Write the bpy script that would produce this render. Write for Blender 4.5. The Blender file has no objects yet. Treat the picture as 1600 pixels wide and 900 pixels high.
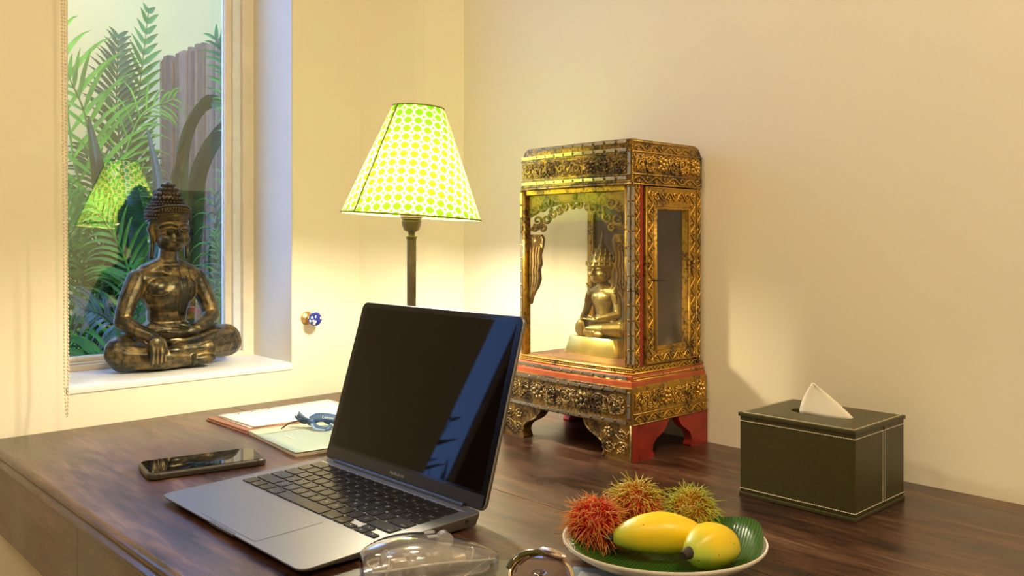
import bpy, bmesh, math, random
from mathutils import Vector, Matrix, noise
from mathutils.bvhtree import BVHTree
random.seed(7)
PI = math.pi
sc = bpy.context.scene
C = sc.collection

# ---------------------------------------------------------------- camera, world, light, exposure
cam_d = bpy.data.cameras.new('camera')
cam = bpy.data.objects.new('camera', cam_d); C.objects.link(cam)
cam.location = (-1.0667, -1.4478, 1.042)
YAW = math.atan2(0.7305, 0.683) - PI / 2
cam.rotation_euler = (PI / 2, 0, YAW)
cam_d.sensor_width = 36; cam_d.lens = 30.6; cam_d.shift_y = -75 / 1600
cam_d.clip_start = 0.02
sc.camera = cam
sc.view_settings.view_transform = 'Standard'; sc.view_settings.look = 'None'
sc.view_settings.gamma = 1; sc.view_settings.use_curve_mapping = False
sc.view_settings.exposure = 0.42

w = bpy.data.worlds.new('sky'); sc.world = w; w.use_nodes = True
bg = w.node_tree.nodes['Background']
bg.inputs[0].default_value = (0.19, 0.41, 1.0, 1); bg.inputs[1].default_value = 5.5

def lamp_light(name, kind, loc, power, col, rot=(0, 0, 0), **kw):
    l = bpy.data.lights.new(name, kind); l.energy = power; l.color = col
    for k, v in kw.items(): setattr(l, k, v)
    o = bpy.data.objects.new(name, l); C.objects.link(o); o.location = loc; o.rotation_euler = rot
    return o
# recessed ceiling lamps of the room (behind and above the photographer)
for i, (x, y, p) in enumerate([(-0.75, -1.9, 19.0), (-2.1, -1.9, 10.0), (-1.9, -0.8, 9.0)]):
    lamp_light('ceiling_downlight', 'AREA', (x, y, 2.585), p, (1, 0.78, 0.48), shape='DISK', size=0.30)
# unseen warm fill lamp added to offset the blue sky on the plants
lamp_light('added_garden_fill', 'AREA', (-0.55, 0.45, 2.55), 30.0, (1, 0.80, 0.38), rot=(math.radians(48), 0, math.radians(-8)), shape='DISK', size=0.25)

# ---------------------------------------------------------------- helpers
class MB:
    def __init__(s): s.v = []; s.f = []; s.c = []
    def add(s, vs, fs, M=None, col=None):
        n = len(s.v)
        for p in vs:
            p = Vector(p)
            s.v.append(M @ p if M is not None else p)
        for f in fs: s.f.append([i + n for i in f])
        if col is not None:
            s.c += [None] * (n - len(s.c)) + (list(col) if isinstance(col, list) else [col] * len(vs))
        return s
    def box(s, a, b, M=None):
        x0, y0, z0 = a; x1, y1, z1 = b
        x0, x1 = sorted((x0, x1)); y0, y1 = sorted((y0, y1)); z0, z1 = sorted((z0, z1))
        v = [(x0, y0, z0), (x1, y0, z0), (x1, y1, z0), (x0, y1, z0), (x0, y0, z1), (x1, y0, z1), (x1, y1, z1), (x0, y1, z1)]
        return s.add(v, [(0, 3, 2, 1), (4, 5, 6, 7), (0, 1, 5, 4), (1, 2, 6, 5), (2, 3, 7, 6), (3, 0, 4, 7)], M)
    def prism(s, pts, z0, z1, M=None):
        n = len(pts)
        v = [(p[0], p[1], z0) for p in pts] + [(p[0], p[1], z1) for p in pts]
        f = [tuple(range(n - 1, -1, -1)), tuple(range(n, 2 * n))] + [(i, (i + 1) % n, n + (i + 1) % n, n + i) for i in range(n)]
        return s.add(v, f, M)
    def lathe(s, prof, seg=32, M=None, sx=1, sy=1):
        v = []; f = []
        for r, z in prof:
            for k in range(seg):
                a = 2 * PI * k / seg; v.append((r * math.cos(a) * sx, r * math.sin(a) * sy, z))
        m = len(prof)
        for i in range(m - 1):
            for k in range(seg):
                k2 = (k + 1) % seg
                f.append((i * seg + k, i * seg + k2, (i + 1) * seg + k2, (i + 1) * seg + k))
        if prof[0][0] > 1e-6: f.append(tuple(range(seg - 1, -1, -1)))
        if prof[-1][0] > 1e-6: f.append(tuple((m - 1) * seg + k for k in range(seg)))
        return s.add(v, f, M)
    def sphere(s, c, r, seg=16, rings=10, M=None):
        if not hasattr(r, '__len__'): r = (r, r, r)
        v = []; f = []
        v.append((c[0], c[1], c[2] - r[2]))
        for i in range(1, rings):
            t = PI * i / rings
            for k in range(seg):
                a = 2 * PI * k / seg
                v.append((c[0] + r[0] * math.sin(t) * math.cos(a), c[1] + r[1] * math.sin(t) * math.sin(a), c[2] - r[2] * math.cos(t)))
        v.append((c[0], c[1], c[2] + r[2])); top = len(v) - 1
        for k in range(seg):
            k2 = (k + 1) % seg
            f.append((0, 1 + k2, 1 + k)); f.append((top, top - seg + k, top - seg + k2))
        for i in range(rings - 2):
            for k in range(seg):
                k2 = (k + 1) % seg; a = 1 + i * seg
                f.append((a + k, a + k2, a + seg + k2, a + seg + k))
        return s.add(v, f, M)
    def tube(s, pts, r, seg=6, M=None, cap=True, closed=False, cols=None, flat=1.0, up=None):
        pts = [Vector(p) for p in pts]; n = len(pts)
        rs = r if hasattr(r, '__len__') else [r] * n
        v = []; f = []; cc = []; prev = None
        for i, p in enumerate(pts):
            if closed: t = pts[(i + 1) % n] - pts[i - 1]
            else: t = pts[min(i + 1, n - 1)] - pts[max(i - 1, 0)]
            if t.length < 1e-9: t = Vector((0, 0, 1))
            t.normalize()
            if up is not None: a = t.cross(Vector(up))
            elif prev is None: a = t.cross(Vector((0.13, 0.21, 0.97)))
            else: a = prev - t * prev.dot(t)
            if a.length < 1e-6: a = t.cross(Vector((1, 0, 0)))
            a.normalize(); prev = a; b = t.cross(a)
            for k in range(seg):
                an = 2 * PI * k / seg
                v.append(p + a * (rs[i] * math.cos(an)) + b * (rs[i] * math.sin(an) * flat))
                if cols: cc.append(cols[i])
        for i in range(n if closed else n - 1):
            j = (i + 1) % n
            for k in range(seg):
                k2 = (k + 1) % seg
                f.append((i * seg + k, i * seg + k2, j * seg + k2, j * seg + k))
        if cap and not closed:
            f.append(tuple(range(seg - 1, -1, -1))); f.append(tuple((n - 1) * seg + k for k in range(seg)))
        return s.add(v, f, M, cc if cols else None)
    def grid(s, rows, M=None, closed=False, col=None):
        n = len(rows); m = len(rows[0]); v = [p for r in rows for p in r]; f = []
        for i in range(n - 1):
            for k in range(m if closed else m - 1):
                k2 = (k + 1) % m
                f.append((i * m + k, i * m + k2, (i + 1) * m + k2, (i + 1) * m + k))
        return s.add(v, f, M, col)
    def build(s, name, mat=None, parent=None, loc=None, smooth=0, bevel=0, seg=2, solid=0, subsurf=0, kind=None, label=None):
        me = bpy.data.meshes.new(name)
        me.from_pydata([tuple(p) for p in s.v], [], s.f); me.update()
        if s.c:
            s.c += [None] * (len(s.v) - len(s.c))
            at = me.color_attributes.new('Col', 'FLOAT_COLOR', 'POINT')
            for i, c in enumerate(s.c): at.data[i].color = (c or (1, 1, 1)) + (1,)
        if smooth:
            me.shade_smooth()
            if smooth < 180: me.set_sharp_from_angle(angle=math.radians(smooth))
        return link(name, me, mat, parent, loc, bevel, seg, solid, subsurf, kind, label)
def link(name, me, mat=None, parent=None, loc=None, bevel=0, seg=2, solid=0, subsurf=0, kind=None, label=None):
    o = bpy.data.objects.new(name, me); C.objects.link(o)
    if mat is not None and not me.materials: me.materials.append(mat)
    if parent is not None: o.parent = parent
    if loc is not None: o.location = loc
    if solid:
        m = o.modifiers.new('solid', 'SOLIDIFY'); m.thickness = solid; m.offset = 0
    if bevel:
        m = o.modifiers.new('bevel', 'BEVEL'); m.width = bevel; m.segments = seg; m.limit_method = 'ANGLE'; m.angle_limit = math.radians(35)
        if seg > 1: m.harden_normals = False
    if subsurf:
        m = o.modifiers.new('sub', 'SUBSURF'); m.levels = subsurf; m.render_levels = subsurf
    if kind: o['kind'] = kind
    if label: o['label'] = label
    return o
def tag(o, label, cat, group=None, kind=None):
    o['label'] = label; o['category'] = cat
    if group: o['group'] = group
    if kind: o['kind'] = kind
    return o
def thing(name, label, cat, loc=(0, 0, 0), rotz=0, group=None, rot=None):
    o = bpy.data.objects.new(name, None); C.objects.link(o); o.empty_display_size = 0.03
    o.location = loc; o.rotation_euler = rot or (0, 0, rotz)
    return tag(o, label, cat, group)
def T(x, y, z): return Matrix.Translation((x, y, z))
def RZ(a): return Matrix.Rotation(a, 4, 'Z')
def RX(a): return Matrix.Rotation(a, 4, 'X')
def RY(a): return Matrix.Rotation(a, 4, 'Y')
def rrect(w, h, r, n=6, cx=0, cy=0):
    p = []
    for sx, sy, a0 in ((1, -1, -PI / 2), (1, 1, 0), (-1, 1, PI / 2), (-1, -1, PI)):
        for k in range(n + 1):
            a = a0 + PI / 2 * k / n
            p.append((cx + sx * (w / 2 - r) + r * math.cos(a), cy + sy * (h / 2 - r) + r * math.sin(a)))
    return p
def bez(p0, p1, p2, n):
    p0, p1, p2 = Vector(p0), Vector(p1), Vector(p2)
    return [p0 * (1 - t) ** 2 + p1 * (2 * t * (1 - t)) + p2 * t * t for t in [i / n for i in range(n + 1)]]
def catmull(pts, per=6):
    P = [Vector(p) for p in pts]; P = [P[0] * 2 - P[1]] + P + [P[-1] * 2 - P[-2]]; out = []
    for i in range(1, len(P) - 2):
        for k in range(per):
            t = k / per
            out.append(0.5 * ((2 * P[i]) + (P[i + 1] - P[i - 1]) * t + (2 * P[i - 1] - 5 * P[i] + 4 * P[i + 1] - P[i + 2]) * t * t + (-P[i - 1] + 3 * P[i] - 3 * P[i + 1] + P[i + 2]) * t ** 3))
    out.append(P[-2]); return out

# ---------------------------------------------------------------- materials
def nt(name):
    m = bpy.data.materials.new(name); m.use_nodes = True
    return m, m.node_tree, m.node_tree.nodes['Principled BSDF']
def N(t, kind, **kw):
    n = t.nodes.new(kind)
    for k, v in kw.items():
        if k in n.inputs: n.inputs[k].default_value = v
        else: setattr(n, k, v)
    return n
def ramp(t, fac, stops):
    r = t.nodes.new('ShaderNodeValToRGB'); t.links.new(fac, r.inputs[0])
    e = r.color_ramp.elements
    while len(e) < len(stops): e.new(0.5)
    for i, (p, c) in enumerate(stops): e[i].position = p; e[i].color = tuple(c) + (1,)
    return r.outputs[0]
def texco(t, scale=(1, 1, 1), which='Object', rot=(0, 0, 0)):
    tc = t.nodes.new('ShaderNodeTexCoord'); mp = t.nodes.new('ShaderNodeMapping')
    mp.inputs['Scale'].default_value = scale; mp.inputs['Rotation'].default_value = rot
    t.links.new(tc.outputs[which], mp.inputs[0]); return mp.outputs[0]
def bump(t, b, h, strength=0.2, dist=0.001):
    n = t.nodes.new('ShaderNodeBump'); n.inputs['Strength'].default_value = strength; n.inputs['Distance'].default_value = dist
    t.links.new(h, n.inputs['Height']); t.links.new(n.outputs[0], b.inputs['Normal'])
def mat(name, col, rough=0.5, metal=0.0, var=0.06, scale=40, bmp=0.0, bscale=None, spec=0.5, coat=0.0, dist=0.001):
    m, t, b = nt(name)
    co = texco(t)
    nz = N(t, 'ShaderNodeTexNoise', Scale=scale, Detail=4.0); t.links.new(co, nz.inputs['Vector'])
    lo = tuple(max(0, c * (1 - var)) for c in col); hi = tuple(min(1, c * (1 + var)) for c in col)
    t.links.new(ramp(t, nz.outputs[0], [(0.3, lo), (0.7, hi)]), b.inputs['Base Color'])
    b.inputs['Roughness'].default_value = rough; b.inputs['Metallic'].default_value = metal
    b.inputs['Specular IOR Level'].default_value = spec; b.inputs['Coat Weight'].default_value = coat
    if bmp:
        n2 = N(t, 'ShaderNodeTexNoise', Scale=bscale or scale, Detail=5.0); t.links.new(co, n2.inputs['Vector'])
        bump(t, b, n2.outputs[0], bmp, dist)
    return m
def glass_mat(name, tint=(1, 1, 1), refl=1.0, ior=1.5, rough=0.0, body=0.0, bodycol=(1, 1, 1)):
    m = bpy.data.materials.new(name); m.use_nodes = True; t = m.node_tree; t.nodes.clear()
    out = t.nodes.new('ShaderNodeOutputMaterial'); tr = N(t, 'ShaderNodeBsdfTransparent'); tr.inputs[0].default_value = tint + (1,)
    gl = t.nodes.new('ShaderNodeBsdfGlossy'); gl.inputs['Roughness'].default_value = rough
    fr = t.nodes.new('ShaderNodeFresnel'); fr.inputs[0].default_value = ior
    ge = t.nodes.new('ShaderNodeNewGeometry'); mr = t.nodes.new('ShaderNodeMapRange'); mr.inputs['To Min'].default_value = ior; mr.inputs['To Max'].default_value = 1 / ior
    t.links.new(ge.outputs['Backfacing'], mr.inputs[0]); t.links.new(mr.outputs[0], fr.inputs[0])
    mu = N(t, 'ShaderNodeMath', operation='MULTIPLY'); mu.inputs[1].default_value = refl; mu.use_clamp = True
    t.links.new(fr.outputs[0], mu.inputs[0])
    mx = t.nodes.new('ShaderNodeMixShader'); t.links.new(mu.outputs[0], mx.inputs[0])
    src = tr.outputs[0]
    if body:
        di = N(t, 'ShaderNodeBsdfDiffuse'); di.inputs[0].default_value = bodycol + (1,)
        m2 = t.nodes.new('ShaderNodeMixShader'); m2.inputs[0].default_value = body
        t.links.new(src, m2.inputs[1]); t.links.new(di.outputs[0], m2.inputs[2]); src = m2.outputs[0]
    t.links.new(src, mx.inputs[1]); t.links.new(gl.outputs[0], mx.inputs[2]); t.links.new(mx.outputs[0], out.inputs[0])
    return m

M_wall = mat('wall_paint', (0.83, 0.775, 0.64), 0.55, var=0.015, scale=3, bmp=0.12, bscale=160)
M_garden_wall = mat('garden_wall_plaster', (0.46, 0.36, 0.13), 0.8, var=0.06, scale=2, bmp=0.2, bscale=60)
M_sill = mat('gloss_white_paint', (0.78, 0.80, 0.84), 0.28, var=0.02, scale=20, bmp=0.15, bscale=18, dist=0.002)
M_frame = mat('cream_window_paint', (0.80, 0.73, 0.60), 0.4, var=0.05, scale=30)
M_floor = mat('floor_tile', (0.62, 0.52, 0.38), 0.4, var=0.08, scale=8)
M_ceil = mat('ceiling_paint', (0.8, 0.77, 0.68), 0.7, var=0.01)
M_black = mat('black_plastic', (0.012, 0.012, 0.013), 0.4, var=0.1)
M_glass = glass_mat('window_glass', (0.97, 0.98, 0.975), 3.0)
M_cabglass = glass_mat('cabinet_glass', (0.97, 0.96, 0.92), 0.7)
M_dark = mat('added_dark_panel', (0.02, 0.013, 0.01), 0.5)

def wood_mat():
    m, t, b = nt('dark_desk_wood')
    co = texco(t, (24, 3.5, 24)); co2 = texco(t, (13, 5, 13)); co3 = texco(t, (260, 12, 260))
    a = N(t, 'ShaderNodeTexNoise', Scale=1.0, Detail=8.0, Roughness=0.65, Distortion=0.9); t.links.new(co, a.inputs['Vector'])
    c = N(t, 'ShaderNodeTexNoise', Scale=1.0, Detail=5.0, Distortion=0.6); t.links.new(co2, c.inputs['Vector'])
    d = N(t, 'ShaderNodeTexNoise', Scale=1.0, Detail=3.0); t.links.new(co3, d.inputs['Vector'])
    mx = N(t, 'ShaderNodeMix', data_type='FLOAT'); mx.inputs[0].default_value = 0.45
    co4 = texco(t, (110, 14, 110)); fn = N(t, 'ShaderNodeTexNoise', Scale=1.0, Detail=6.0, Roughness=0.7, Distortion=0.4); t.links.new(co4, fn.inputs['Vector'])
    t.links.new(a.outputs[0], mx.inputs[2]); t.links.new(c.outputs[0], mx.inputs[3])
    mz = N(t, 'ShaderNodeMix', data_type='FLOAT'); mz.inputs[0].default_value = 0.38; t.links.new(mx.outputs[0], mz.inputs[2]); t.links.new(fn.outputs[0], mz.inputs[3])
    col = ramp(t, mz.outputs[0], [(0.38, (0.006, 0.002, 0.0015)), (0.46, (0.028, 0.010, 0.006)), (0.53, (0.068, 0.027, 0.014)), (0.63, (0.17, 0.09, 0.052))])
    t.links.new(col, b.inputs['Base Color'])
    rr = t.nodes.new('ShaderNodeMapRange'); rr.inputs['From Min'].default_value = 0.3; rr.inputs['From Max'].default_value = 0.7
    rr.inputs['To Min'].default_value = 0.23; rr.inputs['To Max'].default_value = 0.42
    t.links.new(c.outputs[0], rr.inputs[0]); t.links.new(rr.outputs[0], b.inputs['Roughness'])
    m2 = N(t, 'ShaderNodeMix', data_type='FLOAT'); m2.inputs[0].default_value = 0.5
    t.links.new(d.outputs[0], m2.inputs[2]); t.links.new(a.outputs[0], m2.inputs[3])
    bump(t, b, m2.outputs[0], 0.22, 0.0012)
    b.inputs['Specular IOR Level'].default_value = 1.0
    return m
M_wood = wood_mat()

def gilt_mat(name, gold=(0.80, 0.50, 0.10), dark=(0.05, 0.022, 0.01), amt=0.5, rough=0.33):
    m, t, b = nt(name)
    co = texco(t)
    a = N(t, 'ShaderNodeTexNoise', Scale=28.0, Detail=6.0, Roughness=0.6); t.links.new(co, a.inputs['Vector'])
    d = N(t, 'ShaderNodeTexNoise', Scale=260.0, Detail=3.0); t.links.new(co, d.inputs['Vector'])
    mx = N(t, 'ShaderNodeMix', data_type='FLOAT'); mx.inputs[0].default_value = 0.4
    t.links.new(a.outputs[0], mx.inputs[2]); t.links.new(d.outputs[0], mx.inputs[3])
    f = ramp(t, mx.outputs[0], [(amt - 0.10, (0, 0, 0)), (amt + 0.02, (1, 1, 1))])
    mc = N(t, 'ShaderNodeMix', data_type='RGBA')
    t.links.new(f, mc.inputs[0]); mc.inputs[6].default_value = dark + (1,); mc.inputs[7].default_value = gold + (1,)
    t.links.new(mc.outputs[2], b.inputs['Base Color'])
    mm = N(t, 'ShaderNodeMath', operation='MULTIPLY'); t.links.new(f, mm.inputs[0]); mm.inputs[1].default_value = 0.85
    t.links.new(mm.outputs[0], b.inputs['Metallic'])
    b.inputs['Roughness'].default_value = rough
    bump(t, b, d.outputs[0], 0.5, 0.0012)
    return m
M_gilt = gilt_mat('worn_gilding', gold=(0.50, 0.30, 0.055), dark=(0.045, 0.018, 0.008), amt=0.50)
M_gilt2 = gilt_mat('shaded_gilding', gold=(0.36, 0.22, 0.06), dark=(0.03, 0.015, 0.008), amt=0.53)  # darker copy mainly for the front, its weaker light put into the gold
M_relief = gilt_mat('gilded_relief', gold=(0.72, 0.46, 0.10), dark=(0.07, 0.03, 0.010), amt=0.48, rough=0.28)
M_relief2 = gilt_mat('shaded_relief', gold=(0.50, 0.36, 0.16), dark=(0.03, 0.018, 0.012), amt=0.53, rough=0.3)  # relief gold dulled likewise: shade of the front painted into the colour
M_red = mat('red_lacquer', (0.30, 0.022, 0.012), 0.42, var=0.35, scale=30, bmp=0.2, bscale=90)
M_redtop = mat('orange_red_lacquer', (0.42, 0.09, 0.035), 0.35, var=0.2, scale=40)
M_mirror = mat('aged_mirror_strip', (0.45, 0.42, 0.38), 0.18, 0.9, var=0.35, scale=90)
M_brownpanel = mat('brown_board', (0.10, 0.065, 0.035), 0.6, var=0.2, scale=25)
M_shrinefloor = mat('reddish_board', (0.25, 0.11, 0.055), 0.4, var=0.2, scale=30)
def bronze(name, dark, dust, metal=0.75, rough=0.3, lo=0.47, hi=0.53, dustm=0.5):
    m, t, b = nt(name)
    g = t.nodes.new('ShaderNodeNewGeometry'); co = texco(t)
    a = N(t, 'ShaderNodeTexNoise', Scale=45.0, Detail=6.0, Roughness=0.7); t.links.new(co, a.inputs['Vector'])
    s1 = N(t, 'ShaderNodeMath', operation='MULTIPLY_ADD'); t.links.new(a.outputs[0], s1.inputs[0]); s1.inputs[1].default_value = 0.16
    t.links.new(g.outputs['Pointiness'], s1.inputs[2])
    f = ramp(t, s1.outputs[0], [(lo + 0.08, (1, 1, 1)), (hi + 0.08, (0, 0, 0))])
    mc = N(t, 'ShaderNodeMix', data_type='RGBA'); t.links.new(f, mc.inputs[0])
    mc.inputs[6].default_value = dark + (1,); mc.inputs[7].default_value = dust + (1,)
    t.links.new(mc.outputs[2], b.inputs['Base Color'])
    mr = t.nodes.new('ShaderNodeMapRange'); t.links.new(f, mr.inputs[0]); mr.inputs['To Min'].default_value = rough; mr.inputs['To Max'].default_value = 0.55
    t.links.new(mr.outputs[0], b.inputs['Roughness'])
    m2 = t.nodes.new('ShaderNodeMapRange'); t.links.new(f, m2.inputs[0]); m2.inputs['To Min'].default_value = metal; m2.inputs['To Max'].default_value = dustm
    t.links.new(m2.outputs[0], b.inputs['Metallic'])
    bump(t, b, a.outputs[0], 0.12, 0.001)
    return m
M_bronze = bronze('dark_bronze', (0.045, 0.045, 0.032), (0.34, 0.23, 0.08), lo=0.455, hi=0.515)
M_bronze_trim = bronze('bronze_trim', (0.075, 0.06, 0.035), (0.34, 0.22, 0.08), dustm=0.7, lo=0.44, hi=0.50)
M_goldfig = bronze('old_gold', (0.45, 0.36, 0.12), (0.22, 0.15, 0.04), metal=0.9, rough=0.3)
M_goldbase = mat('polished_gold', (0.80, 0.66, 0.20), 0.28, 0.9, var=0.12, scale=60, bmp=0.2, bscale=60)

# ---------------------------------------------------------------- room shell
# world axes: +x runs along the window wall to the corner, +y points out through the window; desk corner at the origin
ZT = 2.6
def struct(name, mb, m, **kw): return mb.build(name, m, kind='structure', **kw)
W0, W1, WZ0, WZ1 = -0.652, -0.267, 0.816, 2.05      # window opening in the wall plane y = 0
S0, S1 = -1.105, -1.026                               # narrow second window, further left (mirrored in the laptop screen)
wl = MB()
for a, b in (((-3.4, 0, 0), (-1.9, 0.26, ZT)), ((-1.32, 0, 0), (S0, 0.008, ZT)), ((-1.9, 0.12, 0), (-1.36, 0.26, 2.1)), ((-1.36, 0.0, 0), (-1.32, 0.26, ZT)), ((-1.32, 0.008, 0), (S0, 0.26, 0.82)), ((-1.32, 0.008, 2.05), (S0, 0.26, ZT)), ((-1.9, 0, 2.1), (-1.32, 0.26, ZT)), ((S0, 0, 0), (S1, 0.26, 0.82)), ((S0, 0, 2.05), (S1, 0.26, ZT)),
             ((S1, 0, 0), (W0, 0.26, ZT)), ((W0, 0, 0), (W1, 0.26, WZ0 - 0.012)), ((W0, 0, WZ1), (W1, 0.26, ZT)), ((W1, 0, 0), (0.0, 0.26, ZT))):
    wl.box(a, b)
struct('wall_left', wl, M_wall)
struct('wall_right', MB().box((0, -3.6, 0), (0.15, 0.26, ZT)), M_wall)
struct('wall_back', MB().box((-3.4, -3.75, 0), (0.15, -3.6, ZT)), M_wall)
struct('wall_far_left', MB().box((-3.55, -3.75, 0), (-3.4, 0.26, ZT)), M_wall)
struct('floor', MB().box((-3.55, -3.75, -0.1), (0.15, 0.26, 0)), M_floor)
struct('ceiling', MB().box((-3.55, -3.75, ZT), (0.15, 0.26, ZT + 0.1)), M_ceil)
# chamfered corner boxing
struct('trim_1', MB().prism([(-0.1213, 0), (-0.0647, -0.1), (-0.052, -0.1185), (0, -0.1725), (0.0, 0.0)], 0, ZT), M_wall)
# reveal lining and sill of the main window
rv = MB()
rv.box((W1, 0.004, WZ0), (W1 + 0.004, 0.152, WZ1)); rv.box((W0 - 0.004, 0.004, WZ0), (W0, 0.152, WZ1)); rv.box((W0, 0.004, WZ1), (W1, 0.152, WZ1 + 0.004))
M_reveal = mat('reveal_white_paint', (0.68, 0.64, 0.51), 0.45, var=0.02, scale=10, bmp=0.1, bscale=100)
for i in range(0, len(rv.v)): pass
struct('trim_2', MB().box((W1 - 0.0015, 0.0005, WZ0), (W1 + 0.001, 0.152, WZ1)).box((W0 - 0.001, 0.0005, WZ0), (W0 + 0.0015, 0.152, WZ1)).box((W0, 0.0005, WZ1 - 0.0015), (W1, 0.152, WZ1 + 0.001)), M_reveal)
sl = MB()
xs = [W0 + (W1 - W0) * i / 24 for i in range(25)]
rows = []
for j, (yy, dz) in enumerate(((-0.002, -0.012), (-0.003, -0.006), (-0.0015, -0.0015), (0.004, 0.0), (0.05, 0.0008), (0.152, 0.001))):
    rows.append([(x, yy, WZ0 + dz + (0.0012 * noise.noise(Vector((x * 14, yy * 9, 0))) if j > 2 else 0.0006 * noise.noise(Vector((x * 16, 0, 3))))) for x in xs])
rows.append([(x, 0.152, WZ0 - 0.012) for x in xs]); rows.append([(x, -0.002, WZ0 - 0.012) for x in xs])
sl.grid(rows)
struct('trim_3', sl, M_sill, smooth=40)
# window frame (window_1): outer frame, inner stop, pane
def ring(x0, x1, z0, z1, wl_, wr_, wb_, wt_, y0, y1):
    m = MB()
    m.box((x0, y0, z0), (x0 + wl_, y1, z1)); m.box((x1 - wr_, y0, z0), (x1, y1, z1))
    m.box((x0 + wl_, y0, z0), (x1 - wr_, y1, z0 + wb_)); m.box((x0 + wl_, y0, z1 - wt_), (x1 - wr_, y1, z1))
    return m
wf = struct('window_1', ring(W0, W1, WZ0, WZ1, 0.02, 0.0235, 0.011, 0.03, 0.150, 0.176), M_frame, bevel=0.0015)
ring(W0 + 0.02, W1 - 0.0235, WZ0 + 0.011, WZ1 - 0.03, 0.012, 0.0165, 0.004, 0.01, 0.158, 0.176).build('inner_bead', mat('pale_bead_paint', (0.78, 0.82, 0.86), 0.35, var=0.04, scale=60), wf, bevel=0.002)
ring(W0 + 0.03, W1 - 0.040, WZ0 + 0.015, WZ1 - 0.04, 0.008, 0.014, 0.008, 0.02, 0.163, 0.176).build('casement_frame', M_frame, wf, bevel=0.002)
ring(W0 + 0.036, W1 - 0.0535, WZ0 + 0.022, WZ1 - 0.05, 0.002, 0.002, 0.002, 0.002, 0.170, 0.1755).build('glazing_seal', mat('white_seal', (0.75, 0.8, 0.82), 0.4), wf)
MB().box((W0 + 0.037, 0.172, WZ0 + 0.023), (W1 - 0.0545, 0.1745, WZ1 - 0.052)).build('pane', M_glass, wf)
w2 = struct('window_2', ring(S0, S1, 0.82, 2.05, 0.002, 0.002, 0.02, 0.02, 0.001, 0.014), M_frame)
MB().box((S0 + 0.002, 0.006, 0.84), (S1 - 0.002, 0.008, 2.03)).build('pane', M_glass, w2)
# unseen dark panels, made up to mirror as black in the laptop screen
d1 = struct('added_panel_1', MB().box((-1.9, 0.06, 0), (-1.32, 0.11, 2.1)), M_dark)
struct('added_panel_2', MB().box((-1.32, -0.02, 0), (S0 - 0.008, -0.0005, 2.12)), M_dark)

# ceiling lamps' visible rings
for x, y in [(-0.75, -1.9), (-2.1, -1.9), (-1.9, -0.8)]:
    t = MB().lathe([(0.155, -0.012), (0.175, -0.012), (0.175, 0), (0.155, 0)], 32).build('ceiling_lamp_ring', M_sill, loc=(x, y, ZT - 0.0005), smooth=40)
    tag(t, 'white ring of a recessed ceiling lamp ' + {-0.75: 'above the desk side of the room', -2.1: 'in the rear half of the room', -1.9: 'near the window wall, left of the desk'}[x], 'lamp', 'recessed ceiling lamp rings')

# ---------------------------------------------------------------- garden outside
def gnd():
    m = MB(); m.box((-3.0, 0.26, 0.1), (1.6, 2.15, 0.3)); return m
struct('floor_garden', gnd(), mat('garden_soil', (0.06, 0.07, 0.025), 0.9, var=0.5, scale=12, bmp=0.5))
struct('wall_garden', MB().box((-0.9, 2.15, 0.1), (1.75, 2.3, 2.35)), M_garden_wall)
struct('wall_garden_side', MB().box((1.6, 0.26, 0.1), (1.75, 2.15, 2.35)), M_garden_wall)

def leafmat(name, c, rough=0.4, trans=0.35):
    m, t, b = nt(name); co = texco(t, (6, 6, 6))
    a = N(t, 'ShaderNodeTexNoise', Scale=3.0, Detail=3.0); t.links.new(co, a.inputs['Vector'])
    col = ramp(t, a.outputs[0], [(0.3, tuple(x * 0.55 for x in c)), (0.7, tuple(min(1, x * 1.35) for x in c))])
    t.links.new(col, b.inputs['Base Color']); b.inputs['Roughness'].default_value = rough
    tr = t.nodes.new('ShaderNodeBsdfTranslucent'); t.links.new(col, tr.inputs[0])
    mx = t.nodes.new('ShaderNodeMixShader'); mx.inputs[0].default_value = trans
    out = t.nodes['Material Output']
    t.links.new(b.outputs[0], mx.inputs[1]); t.links.new(tr.outputs[0], mx.inputs[2]); t.links.new(mx.outputs[0], out.inputs[0])
    return m
L_bright = leafmat('bright_palm_leaf', (0.11, 0.32, 0.02))
L_mid = leafmat('green_palm_leaf', (0.05, 0.20, 0.02))
L_dark = leafmat('dark_palm_leaf', (0.018, 0.085, 0.016))
L_broad = leafmat('broad_leaf', (0.025, 0.07, 0.018), 0.25, 0.2)
L_blue = leafmat('glossy_blue_green_leaf', (0.06, 0.11, 0.075), 0.18, 0.15)
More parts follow.
